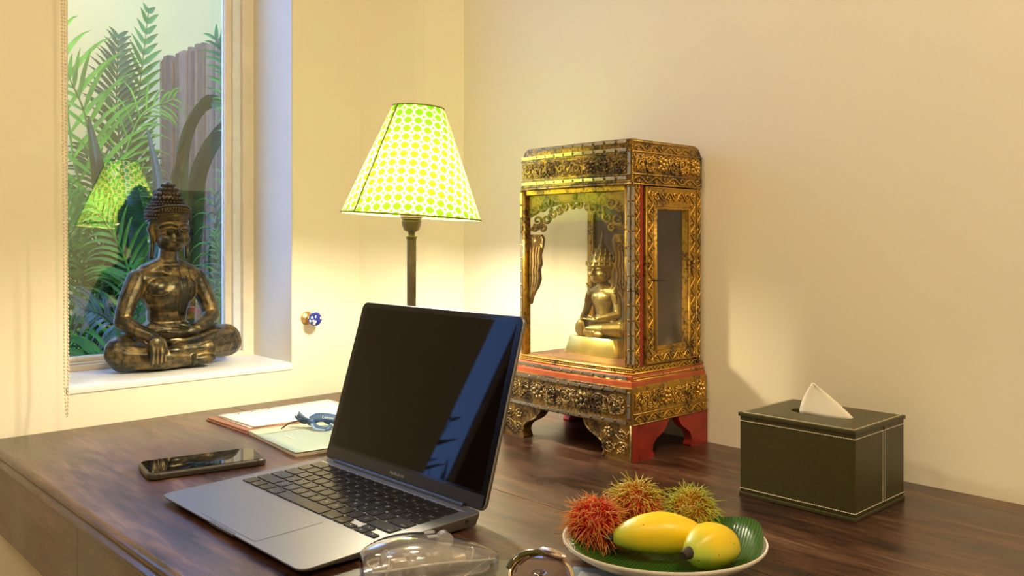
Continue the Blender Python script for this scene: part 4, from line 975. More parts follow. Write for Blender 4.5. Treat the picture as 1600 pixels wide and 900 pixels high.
# little cap of the left rear frame member standing proud of the rounded edge
sbuild(MB().box((CX0 + 0.004, CY1 - 0.004, PZ1 - 0.002), (CX0 + 0.012, CY1 + 0.001, RZ1 - 0.012)), 'side_batten', M_gilt, bevel=0.0012)
# front glass, inner rebate, carved openwork spandrels
sbox('front_glass', (CX0 + 0.004, CY0 + 0.012, PZ0 + 0.001), (CX0 + 0.0055, CY1 - 0.010, PZ1), M_cabglass, 0)
sbox('left_glass', (CX0 + 0.012, CY1 - 0.0045, PZ0 + 0.001), (CX1 - 0.010, CY1 - 0.003, PZ1), M_cabglass, 0)
sbox('top_rebate', (CX0 + 0.001, CY0 + 0.012, 1.108), (CX0 + 0.009, CY1 - 0.010, 1.1165), M_gilt)
M_carve = gilt_mat('carved_wood', gold=(0.36, 0.24, 0.08), dark=(0.07, 0.04, 0.02), amt=0.50, rough=0.45)
def spandrel(side):
    """openwork swag hanging from the lintel and down one jamb; side=+1 left in the picture"""
    yj = CY1 - 0.010 if side > 0 else CY0 + 0.012; sg = -1 if side > 0 else 1; xx = CX0 + 0.0095; mb = MB()
    def Q(s, z, k=0):
        s = s * (1.35 if s < 0.03 else 1.0) + (0.0105 if s >= 0.03 else 0); s = min(s, 0.0975)
        return (xx + k, yj + sg * s, z - (0.005 if z > 1.06 and z < 1.1089 else 0))
    inner = [(0.002, 0.946), (0.0045, 0.956), (0.008, 0.964), (0.013, 0.972), (0.0165, 0.984), (0.015, 0.998), (0.018, 1.006), (0.0165, 1.020), (0.020, 1.032), (0.0215, 1.044), (0.018, 1.050)]
    # solid drapery plate on the jamb
    n_ = len(inner); v = [Q(0, z) for s, z in inner] + [Q(s, z, -0.0008) for s, z in inner] + [Q(0, z, 0.004) for s, z in inner] + [Q(s, z, 0.004) for s, z in inner]; f = []
    for i in range(n_ - 1): f += [(i, i + 1, n_ + i + 1, n_ + i), (2 * n_ + i + 1, 2 * n_ + i, 3 * n_ + i, 3 * n_ + i + 1), (n_ + i, n_ + i + 1, 3 * n_ + i + 1, 3 * n_ + i)]
    mb.add(v, f)
    for k in range(4):      # folds
        pts = [Q((0.15 + 0.25 * k) * s, z, -0.0014) for s, z in inner[1 + (k > 2):-2]]; mb.tube(pts, 0.0016, 5)
    for k in range(16):     # bird/flower boss
        a = 2 * PI * k / 16; mb.tube([Q(0.011 + 0.003 * math.cos(a), 1.040 + 0.003 * math.sin(a), -0.002), Q(0.011 + 0.009 * math.cos(a), 1.040 + 0.010 * math.sin(a), -0.0005)], [0.0014, 0.0009], 4)
    mb.sphere(Q(0.011, 1.040, -0.002), (0.003, 0.0045, 0.0045), 8, 6)
    # openwork scrolls rising to the arch
    for (cs, cz, R, a0, tw) in ((0.009, 1.060, 0.0075, 0.5, 1), (0.021, 1.064, 0.006, 2.5, -1), (0.013, 1.076, 0.0085, 4.0, 1), (0.027, 1.078, 0.0075, 1.0, -1), (0.040, 1.086, 0.0075, 2.0, 1), (0.052, 1.091, 0.007, 0.2, -1), (0.064, 1.095, 0.0065, 2.2, 1), (0.078, 1.098, 0.006, 0.0, -1), (0.008, 1.092, 0.008, 1.0, -1), (0.022, 1.097, 0.008, 3.0, 1), (0.036, 1.101, 0.006, 2.0, 1)):
        pts = [Q(cs + R * (1 - 0.8 * t) * math.cos(a0 + tw * t * 2.4 * PI), cz + R * (1 - 0.8 * t) * math.sin(a0 + tw * t * 2.4 * PI), -0.0006) for t in [k / 15 for k in range(16)]]
        mb.tube(pts, [0.0028 - 0.0012 * k / 15 for k in range(16)], 5)
    # arch plate under the lintel
    arch = [(0.0, 1.080), (0.010, 1.087), (0.022, 1.092), (0.036, 1.096), (0.055, 1.0995), (0.075, 1.1015), (0.0955, 1.102)]
    n_ = len(arch); v = [Q(s, z, 0.0) for s, z in arch] + [Q(s, 1.109, 0.0) for s, z in arch] + [Q(s, z, 0.004) for s, z in arch] + [Q(s, 1.109, 0.004) for s, z in arch]; f = []
    for i in range(n_ - 1): f += [(i, i + 1, n_ + i + 1, n_ + i), (2 * n_ + i, 3 * n_ + i, 3 * n_ + i + 1, 2 * n_ + i + 1), (i, 2 * n_ + i, 2 * n_ + i + 1, i + 1)]
    mb.add(v, f); mb.tube([Q(s, z - 0.0003, -0.0006) for s, z in arch], 0.0013, 5); mb.tube([Q(s, z + 0.0035, -0.0006) for s, z in arch], 0.0007, 5)
    sbuild(mb, 'carved_spandrel', M_carve, smooth=60)
spandrel(1); spandrel(-1)
# door on the right side (frame of four rails, glass, handle)
DX0, DX1, DZ0, DZ1 = -0.1375, -0.0165, 0.8735, 1.1145
sbox('door_jamb', (CX0 + 0.018, CY0 + 0.0005, PZ0), (DX0, CY0 + 0.010, PZ1), M_red, 0.0005)
dyo = CY0 - 0.0015
dr = MB(); gx0, gx1, gz0, gz1 = -0.1105, -0.0395, 0.8965, 1.0835
dr.box((DX0 + 0.003, dyo, DZ0), (gx0, dyo + 0.010, DZ1)).box((gx1, dyo, DZ0), (DX1, dyo + 0.010, DZ1)).box((gx0, dyo, DZ0), (gx1, dyo + 0.010, gz0)).box((gx0, dyo, gz1), (gx1, dyo + 0.010, DZ1))
door = sbuild(dr, 'door', M_gilt, bevel=0.0012)
r_ = MB(); nn = (0, -1, 0); e = dyo - 0.0003
wavevine(r_, lambda u, v: (DX0 + 0.006 + v, e, DZ0 + 0.004 + u), DZ1 - DZ0 - 0.008, 0.014, 18, nn, 0.0012)
wavevine(r_, lambda u, v: (gx1 + 0.005 + v, e, DZ0 + 0.004 + u), DZ1 - DZ0 - 0.008, 0.013, 18, nn, 0.0012)
wavevine(r_, lambda u, v: (gx0 - 0.006 + u, e, gz1 + 0.010 + v), gx1 - gx0 + 0.010, 0.017, 6, nn, 0.0013)
wavevine(r_, lambda u, v: (gx0 - 0.006 + u, e, DZ0 + 0.001 + v), gx1 - gx0 + 0.010, 0.014, 7, nn, 0.0013)
for k_, rr in ((0.0022, 0.0018), (0.0052, 0.0010)):
    r_.tube([(gx0 - k_, e, gz0 - k_), (gx1 + k_, e, gz0 - k_), (gx1 + k_, e, gz1 + k_), (gx0 - k_, e, gz1 + k_)], rr, 5, closed=True)
r_.tube([(DX0 + 0.004, e, DZ0 + 0.001), (DX1 - 0.001, e, DZ0 + 0.001), (DX1 - 0.001, e, DZ1 - 0.001), (DX0 + 0.004, e, DZ1 - 0.001)], 0.0011, 5, closed=True)
sbuild(r_, 'door_relief', M_relief, door, smooth=180)
sbuild(MB().box((gx0, dyo + 0.005, gz0), (gx1, dyo + 0.0065, gz1)), 'door_glass', M_cabglass, door)
sbuild(MB().tube([(-0.119, dyo, 0.987), (-0.119, dyo - 0.006, 0.987), (-0.1165, dyo - 0.009, 0.987), (-0.1045, dyo - 0.0105, 0.9865)], [0.0012, 0.0012, 0.0012, 0.0008], 6).sphere((-0.119, dyo, 0.987), 0.003, 8, 6), 'door_handle', M_black, door)

# ---------------------------------------------------------------- seated figures (voxel-remeshed single bodies)
def cap(mb, pts, rs, M=None, seg=10):
    pts = [Vector(p) for p in pts]
    if not hasattr(rs, '__len__'): rs = [rs] * len(pts)
    if len(rs) == 2 and len(pts) > 2: rs = [rs[0] + (rs[1] - rs[0]) * i / (len(pts) - 1) for i in range(len(pts))]
    mb.tube(pts, rs, seg, M); 
    for p, r in zip(pts, rs): mb.sphere(p, r, seg, 8, M)
def organic(mb, name, m, parent, vox, sm=2):
    o = mb.build(name, m, parent)
    r = o.modifiers.new('remesh', 'REMESH'); r.mode = 'VOXEL'; r.voxel_size = vox; r.use_smooth_shade = True
    s = o.modifiers.new('smooth', 'SMOOTH'); s.factor = 0.5; s.iterations = sm
    return o
def body_prims(mb, M=None):
    e = lambda c, r: mb.sphere(c, r, 16, 12, M)
    k = lambda p, r: cap(mb, p, r, M)
    e((0, 0.0, 0.017), (0.075, 0.048, 0.017))
    k([(-0.040, 0.022, 0.036), (-0.090, -0.004, 0.034)], [0.033, 0.029]); k([(0.040, 0.022, 0.036), (0.104, -0.002, 0.040)], [0.033, 0.029])
    k([(-0.090, -0.010, 0.028), (-0.03, -0.040, 0.022), (0.03, -0.046, 0.018)], [0.027, 0.020, 0.013])
    k([(0.104, -0.008, 0.036), (0.045, -0.040, 0.034), (-0.012, -0.046, 0.034)], [0.027, 0.021, 0.013])
    e((0.0, 0.0, 0.050), (0.055, 0.040, 0.018))
    e((0, 0.020, 0.062), (0.047, 0.034, 0.030)); e((0, 0.016, 0.094), (0.037, 0.026, 0.036)); e((0, 0.013, 0.134), (0.052, 0.031, 0.038)); k([(0, 0.013, 0.185), (-0.040, 0.016, 0.166)], [0.015, 0.016]); k([(0, 0.013, 0.185), (0.040, 0.016, 0.166)], [0.015, 0.016])
    k([(-0.046, 0.015, 0.156), (0.046, 0.015, 0.156)], 0.0205); e((-0.021, -0.001, 0.141), (0.025, 0.0155, 0.019)); e((0.021, -0.001, 0.141), (0.025, 0.0155, 0.019))
    e((0, 0.013, 0.115), (0.041, 0.027, 0.035))
    k([(0, 0.013, 0.165), (0, 0.010, 0.212)], [0.019, 0.0160])
    # arm on the knee, fingers reaching down over the shin
    k([(-0.054, 0.015, 0.156), (-0.071, 0.012, 0.122), (-0.083, 0.008, 0.086)], [0.0185, 0.0165, 0.0145]); k([(-0.083, 0.006, 0.084), (-0.070, -0.024, 0.070), (-0.056, -0.046, 0.062)], [0.0150, 0.0125, 0.0100])
    e((-0.054, -0.056, 0.050), (0.0145, 0.009, 0.015))
    for i in range(4):
        x = -0.0645 + 0.0070 * i; k([(x, -0.0605, 0.047), (x, -0.0615, 0.032), (x + 0.0005, -0.0575, (0.016, 0.012, 0.011, 0.015)[i])], [0.0034, 0.0029])
    k([(-0.040, -0.054, 0.054), (-0.0365, -0.056, 0.042), (-0.037, -0.055, 0.032)], [0.0040, 0.0030])
    # arm with the open hand in the lap
    k([(0.054, 0.015, 0.156), (0.070, 0.010, 0.122), (0.080, 0.004, 0.088)], [0.0185, 0.0165, 0.0145]); k([(0.080, 0.002, 0.086), (0.055, -0.026, 0.076), (0.026, -0.044, 0.070)], [0.0148, 0.0125, 0.0098])
    e((0.010, -0.050, 0.066), (0.018, 0.012, 0.0062))
    for i in range(4):
        y = -0.0575 + 0.0052 * i; k([(-0.002, y, 0.067), (-0.018, y - 0.002, 0.066), ((-0.036, -0.040, -0.038, -0.032)[i], y - 0.001, 0.069)], [0.0034, 0.0025])
    k([(0.012, -0.056, 0.071), (-0.002, -0.0585, 0.077), (-0.014, -0.057, 0.0795)], [0.0040, 0.0026])
    # feet tucked at the front
    e((0.034, -0.055, 0.016), (0.022, 0.009, 0.010)); e((-0.016, -0.052, 0.034), (0.018, 0.009, 0.009))
    for i in range(4): e((0.012, -0.058, 0.008 + 0.0052 * i), (0.0045, 0.004, 0.0030))
def head_prims(mb, M=None):
    e = lambda c, r: mb.sphere(c, r, 18, 14, M)
    k = lambda p, r: cap(mb, p, r, M, 8)
    e((0, 0.008, 0.246), (0.0300, 0.031, 0.034)); e((0, -0.001, 0.224), (0.0255, 0.0245, 0.020)); e((0, -0.014, 0.212), (0.0120, 0.0105, 0.0085))
    for s in (-1, 1):
        e((s * 0.0135, -0.0125, 0.2245), (0.0115, 0.0115, 0.0105))
        k([(s * 0.0035, -0.0250, 0.2450), (s * 0.0110, -0.0245, 0.2475), (s * 0.0195, -0.0185, 0.2465), (s * 0.0250, -0.0105, 0.2425)], 0.0019)
        e((s * 0.0118, -0.0222, 0.2380), (0.0080, 0.0042, 0.0034)); k([(s * 0.0052, -0.0235, 0.2348), (s * 0.0120, -0.0248, 0.2338), (s * 0.0185, -0.0190, 0.2350)], 0.0009)
        e((s * 0.0042, -0.0290, 0.2250), (0.0032, 0.0036, 0.0026))
        k([(s * 0.0290, 0.006, 0.2500), (s * 0.0312, 0.009, 0.2400), (s * 0.0290, 0.006, 0.2280), (s * 0.0290, 0.006, 0.2120), (s * 0.0300, 0.006, 0.1960)], [0.0044, 0.0052, 0.0040, 0.0036, 0.0042])
    k([(0, -0.0225, 0.2440), (0, -0.0285, 0.2320), (0, -0.0325, 0.2262)], [0.0026, 0.0031, 0.0042])
    k([(-0.0105, -0.0215, 0.2200), (-0.004, -0.0265, 0.2196), (0, -0.0270, 0.2190), (0.004, -0.0265, 0.2196), (0.0105, -0.0215, 0.2200)], [0.0010, 0.0019, 0.0018, 0.0019, 0.0010])
    k([(-0.0080, -0.0220, 0.2160), (0, -0.0265, 0.2148), (0.0080, -0.0220, 0.2160)], [0.0011, 0.0023, 0.0011])
bud = thing('buddha_statue', 'dark bronze seated buddha statue on the white window sill', 'statue', (-0.4535, 0.0945, WZ0 + 0.0014), math.radians(5))
mb = MB(); HM = T(0, 0.008, 0.206) @ Matrix.Scale(1.10, 4) @ T(0, -0.008, -0.206); body_prims(mb); head_prims(mb, HM)
for z in (0.178, 0.185): mb.tube([(0.0185 * math.cos(a), 0.012 + 0.0185 * math.sin(a), z) for a in [2 * PI * k / 24 for k in range(24)]], 0.0016, 5, closed=True)
body = organic(mb, 'body', M_bronze, bud, 0.0012, 14)
# crown: hair dome with curls, cone, band
mb = MB()
def hd(a, t): return Vector((0.0345 * math.cos(a) * math.sin(t), 0.011 + 0.0355 * math.sin(a) * math.sin(t), 0.262 + 0.030 * math.cos(t)))
mb.sphere((0, 0.011, 0.262), (0.0340, 0.0350, 0.0295), 24, 16)
for j in range(1, 9):
    t = 0.22 + j * 0.19; n_ = max(6, int(46 * math.sin(t)))
    for k in range(n_):
        a = 2 * PI * (k + 0.5 * (j % 2)) / n_; p = hd(a, t)
        if p.y < -0.012 and p.z < 0.268: continue
        mb.sphere(p, 0.0026, 6, 4)
mb.v = [HM @ p for p in mb.v]; mb.build('hair', M_bronze_trim, bud, smooth=180)
mb = MB(); mb.lathe([(0.0215, 0.286), (0.0205, 0.292), (0.0170, 0.299), (0.0125, 0.306), (0.0080, 0.312), (0.0040, 0.3165), (0.0, 0.318)], 24, T(0, 0.011, 0))
for j, (r, z) in enumerate(((0.0218, 0.289), (0.0186, 0.2965), (0.0140, 0.3040), (0.0090, 0.3110))):
    n_ = int(2 * PI * r / 0.0062)
    for k in range(n_):
        a = 2 * PI * (k + 0.5 * (j % 2)) / n_; mb.sphere((r * math.cos(a), 0.011 + r * math.sin(a), z), (0.0030, 0.0030, 0.0034), 6, 5)
mb.v = [HM @ p for p in mb.v]; mb.build('crown_cone', M_bronze_trim, bud, smooth=180)
mb = MB(); bandl = []
for k in range(33):
    a = -PI * 1.12 + (PI * 1.24) * k / 32; s = math.sin(a); bandl.append((0.0335 * math.cos(a), 0.0105 + 0.0345 * s, 0.2535 + 0.0125 * max(0, -s) ** 0.7))
for off, rr in ((-0.0010, 0.0013), (0.0120, 0.0014), (0.0022, 0.0008)):
    mb.tube([(x * (1 - 0.004 * off / 0.012), y, z + off) for x, y, z in bandl], rr, 6)
mb.grid([[(x * 0.995, y * 0.995, z - 0.001) for x, y, z in bandl], [(x * 1.0, y, z + 0.006) for x, y, z in bandl], [(x * 0.965, 0.0105 + (y - 0.0105) * 0.965, z + 0.0125) for x, y, z in bandl]])
for k in range(1, 32): x, y, z = bandl[k]; mb.sphere((x * 1.01, 0.0105 + (y - 0.0105) * 1.01, z + 0.0065), (0.0020, 0.0020, 0.0036), 6, 5)
mb.v = [HM @ p for p in mb.v]; mb.build('headband', M_bronze_trim, bud, smooth=180)
# robe lines and sash flap projected onto the body
bpy.context.view_layer.update()
dg = bpy.context.evaluated_depsgraph_get()
bv = BVHTree.FromObject(body, dg)
def front(x, z, off=0.0, y0=-0.2):
    h = bv.ray_cast(Vector((x, y0, z)), Vector((0, 1, 0)))
    return (h[0] + Vector((0, -off, 0))) if h[0] is not None else Vector((x, 0, z))
mb = MB()
def rline(pts, r, per=8, off=0.0): mb.tube([front(p.x, p.y, off) for p in catmull([(a, b, 0) for a, b in pts], per)], r, 6)
rline([(0.016, 0.176), (0.014, 0.160), (0.006, 0.146), (-0.010, 0.133), (-0.028, 0.127), (-0.044, 0.131)], 0.0014)
rline([(0.034, 0.172), (0.033, 0.150), (0.029, 0.120)], 0.0011)
rline([(-0.036, 0.084), (-0.018, 0.074), (0.002, 0.071), (0.020, 0.078)], 0.0014)
rline([(0.009, 0.160), (0.008, 0.120), (0.010, 0.096), (0.013, 0.090), (0.025, 0.090), (0.026, 0.096), (0.024, 0.120), (0.025, 0.160)], 0.0014)
rline([(0.012, 0.086), (0.018, 0.078), (0.026, 0.074)], 0.0010)
rline([(-0.055, 0.014), (-0.03, 0.018), (-0.005, 0.019), (0.004, 0.026)], 0.0012); rline([(-0.012, 0.050), (0.000, 0.046), (0.004, 0.040)], 0.0011)
rline([(0.018, 0.030), (0.05, 0.036), (0.075, 0.048)], 0.0010); rline([(0.022, 0.040), (0.05, 0.047), (0.068, 0.056)], 0.0012)
mb.build('robe_line', M_bronze_trim, bud, smooth=180)
rows = [[front(0.009 + (0.016) * a / 4, 0.091 + 0.066 * b / 10, 0.0005) for a in range(5)] for b in range(11)]
MB().grid(rows).build('sash_flap', M_bronze, bud, solid=0.0012, smooth=60)

# small gilded figure inside the cabinet
gf = thing('buddha_figurine', 'small golden crowned buddha figurine inside the glass cabinet', 'statue', (-0.080, -0.588, 0.8724), -PI / 2)
mb = MB(); P0 = rrect(0.104, 0.056, 0.006, 3); P1 = rrect(0.092, 0.050, 0.008, 3); q = len(P0)
mb.add([(x, y, 0) for x, y in P0] + [(x, y, 0.003) for x, y in P0] + [(x, y, 0.024) for x, y in P1] + [(x * 0.97, y * 0.97, 0.0255) for x, y in P1],
       [tuple(range(q - 1, -1, -1)), tuple(range(3 * q, 4 * q))] + [(l * q + i, l * q + (i + 1) % q, (l + 1) * q + (i + 1) % q, (l + 1) * q + i) for l in range(3) for i in range(q)])
mb.build('pedestal', M_goldbase, gf, smooth=30)
mb = MB()
SB = T(0, 0.0, 0.0235) @ Matrix.Diagonal((0.40, 0.40, 0.43, 1)); SHd = T(0, -0.002, 0.0235 + 0.0815 - 0.204 * 0.66) @ Matrix.Diagonal((0.70, 0.62, 0.66, 1))
body_prims(mb, SB); head_prims(mb, SHd)
for s in (-1, 1): cap(mb, [(s * 0.018, 0.004, 0.090), (s * 0.027, 0.002, 0.098), (s * 0.030, 0, 0.104)], [0.005, 0.003, 0.0012]); cap(mb, [(s * 0.026, 0.0, 0.088), (s * 0.030, -0.002, 0.078)], [0.004, 0.002])
organic(mb, 'body', M_goldfig, gf, 0.0009, 1)
mb = MB(); zc = 0.146
mb.lathe([(0.0215, 0), (0.0235, 0.003), (0.0225, 0.006), (0.0185, 0.008), (0.0190, 0.012), (0.0160, 0.015), (0.0150, 0.020), (0.0115, 0.0225), (0.0100, 0.027), (0.0070, 0.029), (0.0055, 0.034), (0.0032, 0.036), (0.0022, 0.044), (0.0006, 0.056), (0, 0.058)], 22, T(0, 0.002, zc - 0.018))
for j, (r, z, n_, h_) in enumerate(((0.0235, 0.004, 18, 0.006), (0.0185, 0.012, 15, 0.006), (0.0145, 0.019, 12, 0.005), (0.0100, 0.026, 9, 0.004))):
    for k in range(n_):
        a = 2 * PI * (k + 0.5 * (j % 2)) / n_; c = Vector((r * math.cos(a), 0.002 + r * math.sin(a), zc - 0.018 + z)); mb.tube([c, c + Vector((0.001 * math.cos(a), 0.001 * math.sin(a), h_))], [0.0022, 0.0004], 5)
mb.build('crown', M_goldfig, gf, smooth=60)

# ---------------------------------------------------------------- fruit plate
def Wd(Zf, X, z): p = CAMP + FW * Zf + RT * X; return Vector((p.x, p.y, z))
PLc = Wd(0.776, 0.1352, 0.75); FA = math.atan2(RT.y, RT.x)      # plate axes: local x = picture right
pla = thing('plate', 'white oval ceramic plate holding fruit on the desk', 'plate', tuple(PLc), FA)
M_china = mat('white_china', (0.80, 0.77, 0.70), 0.12, var=0.015, scale=20, coat=0.3)
def ph_(r): return 0.0062 + 0.0165 * max(0, (r - 0.42) / 0.56) ** 1.7 if r > 0.42 else 0.0062
prof = [(0.0, 0.0035), (0.40, 0.0035), (0.42, 0.0), (0.47, 0.0), (0.50, 0.0035), (0.70, 0.0085), (0.88, 0.0165), (0.985, 0.0235), (1.0, 0.0258), (0.995, 0.0272), (0.98, 0.0270)] + [(r, ph_(r)) for r in (0.94, 0.88, 0.8, 0.7, 0.6, 0.5, 0.42)] + [(0, 0.0060)]
pm = MB(); pm.lathe(prof, 64, Matrix.Diagonal((0.0905, 0.0840, 1, 1))); pm.build('dish', M_china, pla, smooth=50)
lf = thing('banana_leaf', 'cut green banana leaf lining the fruit plate', 'leaf', tuple(PLc), FA)
def leafveined():
    m, t, b = nt('veined_banana_leaf'); co = texco(t, (1, 1, 1), rot=(0, 0, 0.5)); wv = N(t, 'ShaderNodeTexWave', Scale=95.0, Distortion=1.5, Detail=2.0); t.links.new(co, wv.inputs['Vector'])
    t.links.new(ramp(t, wv.outputs['Fac'], [(0.2, (0.015, 0.060, 0.008)), (0.8, (0.030, 0.105, 0.014))]), b.inputs['Base Color']); b.inputs['Roughness'].default_value = 0.3
    bump(t, b, wv.outputs['Fac'], 0.3, 0.0006); return m
rows = []
for j in range(11):
    row = []
    for k in range(48):
        a = 2 * PI * k / 48; rm = 0.90 + 0.02 * math.sin(7 * a) + 0.085 * max(0, math.cos(a - 0.15)) ** 3; r = rm * j / 10
        lift = 0.0010 + 0.0012 * math.sin(5 * a) ** 2 * (j / 10) ** 2 + 0.010 * max(0, math.cos(a - 0.35)) ** 4 * (j / 10) ** 4
        row.append((0.0905 * r * math.cos(a), 0.0840 * r * math.sin(a), ph_(r) + lift))
    rows.append(row)
MB().grid(rows, closed=True).build('leaf_sheet', leafveined(), lf, solid=0.0004, smooth=60)
def banana_mat():
    m, t, b = nt('banana_skin'); co = texco(t); at = t.nodes.new('ShaderNodeAttribute'); at.attribute_name = 'Col'
    n1 = N(t, 'ShaderNodeTexNoise', Scale=300.0, Detail=2.0); t.links.new(co, n1.inputs['Vector'])
    sp_ = ramp(t, n1.outputs[0], [(0.70, (0, 0, 0)), (0.75, (1, 1, 1))])
    mc = N(t, 'ShaderNodeMix', data_type='RGBA'); t.links.new(sp_, mc.inputs[0]); t.links.new(at.outputs['Color'], mc.inputs[6]); mc.inputs[7].default_value = (0.20, 0.12, 0.01, 1)
    t.links.new(mc.outputs[2], b.inputs['Base Color']); b.inputs['Roughness'].default_value = 0.38; b.inputs['Subsurface Weight'].default_value = 0.05
    b.inputs['Subsurface Radius'].default_value = (0.01, 0.006, 0.002); return m
M_ban = banana_mat(); M_stem = mat('dark_banana_stem', (0.022, 0.014, 0.008), 0.7, var=0.3)
def banana(name, label, c, L, R, rz, pitch_, bend, roll, stem_r):
    t = thing(name, label, 'banana', tuple(c), rot=(0, 0, 0), group='small bananas on the plate'); t.rotation_euler = (roll, pitch_, rz)
    rows = []; cols = []; n_ = 26
    for i in range(n_ + 1):
        u = i / n_; s = (u - 0.5) * L; prof_ = (math.sin(PI * min(1, max(0, 0.03 + 0.94 * u)))) ** 0.52
        rr = R * prof_ * (1 - 0.06 * abs(u - 0.5)); z0 = bend * (1 - (2 * u - 1) ** 2) - bend * 0.5; row = []
        for k in range(30):
            a = 2 * PI * k / 30; f = 1 + 0.028 * math.cos(5 * a + 0.4); row.append((s, rr * f * math.cos(a), z0 + rr * f * math.sin(a)))
            g = max(0, 1 - u / 0.30) * 0.9 + max(0, (u - 0.93) / 0.07) * 0.35 + 0.75 * max(0, -math.sin(a + 0.25)); g = min(1, g); tip = max(0, (u - 0.8) / 0.2)  # green stem end; underside greened to paint in its olive shadow
            c0 = Vector((0.76, 0.55, 0.010)) * (1 - g) + Vector((0.34, 0.46, 0.05)) * g; c0 = c0 * (1 - 0.3 * tip) + Vector((0.75, 0.30, 0.01)) * 0.3 * tip
            cols.append(tuple(c0))
        rows.append(row)
    mb = MB(); mb.grid(rows, closed=True, col=cols)
    mb.f.append(list(range(29, -1, -1))); mb.f.append([n_ * 30 + k for k in range(30)])
    mb.build('peel', M_ban, t, smooth=180)
    MB().tube([(-L / 2 + 0.001, 0, -bend * 0.5), (-L / 2 - 0.004, 0.0003, -bend * 0.5 - 0.001), (-L / 2 - 0.007, 0.0006, -bend * 0.5 - 0.002)], [stem_r * 1.3, stem_r, stem_r * 0.9], 9).build('stem', M_stem, t, smooth=40)
    MB().sphere((L / 2 - 0.0006, 0, -bend * 0.5), (0.0016, 0.0026, 0.0026), 8, 6).build('tip', M_stem, t, smooth=180)
    return t
banana('banana', 'long yellow banana lying across the plate beside the rambutans', Wd(0.775, 0.1335, 0.7785), 0.086, 0.0178, FA - 0.10, 0.0, 0.006, 0.2, 0.003)
banana('banana', 'shorter yellow banana in front with dark stem end facing the viewer', Wd(0.742, 0.1705, 0.7800), 0.060, 0.0192, FA + math.radians(38), 0.12, 0.003, -0.3, 0.0042)
def rambutan(label, c, R, hl, cols, seed, top=None):
    rnd = random.Random(seed); t = thing('rambutan', label, 'rambutan', tuple(c), 0, 'hairy rambutans on the plate')
    mb = MB(); base_c, mid_c, tip_c = cols
    cc = []
    mb.sphere((0, 0, 0), (R, R * 0.95, R * 0.98), 20, 14); mb.c = [base_c] * len(mb.v); mb.build('fruit', M_ram, t, smooth=180)
    hb = MB(); n_ = 820
    for i in range(n_):
        z = 1 - 2 * (i + 0.5) / n_; a = i * 2.399963; r = math.sqrt(max(0, 1 - z * z)); d = Vector((r * math.cos(a), r * math.sin(a), z))
        if c.z + z * R < 0.7505 + 0.004 and d.z < -0.75: continue
        ln = hl * rnd.uniform(0.75, 1.2); sd = Vector((rnd.uniform(-1, 1), rnd.uniform(-1, 1), rnd.uniform(-1, 0.6))).normalized(); pts = []; cl = []; gcol = (top and d.z > 0.35)
        for j in range(5):
            u = j / 4; p = d * (R * 0.97 + ln * u * (1 - 0.18 * u)) + sd * (ln * 0.60 * u * u) + Vector((0, 0, -ln * 0.30 * u * u)); 
            if (c + p).z < 0.7595: p.z = 0.7595 - c.z + 0.001 * u
            pts.append(p); m_ = Vector(mid_c) * (1 - u) + Vector(tip_c) * u if u > 0.35 else Vector(base_c) * (1 - u / 0.35) + Vector(mid_c) * (u / 0.35)
            if gcol: m_ = m_.lerp(Vector((0.42, 0.46, 0.06)), 0.35 + 0.5 * u)
            cl.append(tuple(m_ * rnd.uniform(0.85, 1.1)))
        hb.tube(pts, [0.0007, 0.0006, 0.00048, 0.00036, 0.00018], 3, cols=cl)
    hb.build('spines', M_ram, t, smooth=180, kind='stuff')
M_ram, t_, b_ = nt('rambutan_skin'); at = t_.nodes.new('ShaderNodeAttribute'); at.attribute_name = 'Col'; t_.links.new(at.outputs['Color'], b_.inputs['Base Color']); b_.inputs['Roughness'].default_value = 0.5
rambutan('red rambutan with long green hairs at the left end of the plate', Wd(0.806, 0.0775, 0.7800), 0.0185, 0.0150, ((0.55, 0.02, 0.012), (0.75, 0.055, 0.015), (0.46, 0.26, 0.04)), 3)
rambutan('orange rambutan with yellow-green crown of hairs in the middle', Wd(0.850, 0.1215, 0.7835), 0.0180, 0.0145, ((0.60, 0.06, 0.010), (0.85, 0.15, 0.012), (0.52, 0.34, 0.05)), 5, top=True)
rambutan('green-yellow rambutan at the far right behind the bananas', Wd(0.838, 0.1720, 0.7795), 0.0180, 0.0135, ((0.60, 0.26, 0.02), (0.60, 0.36, 0.03), (0.32, 0.50, 0.06)), 8)

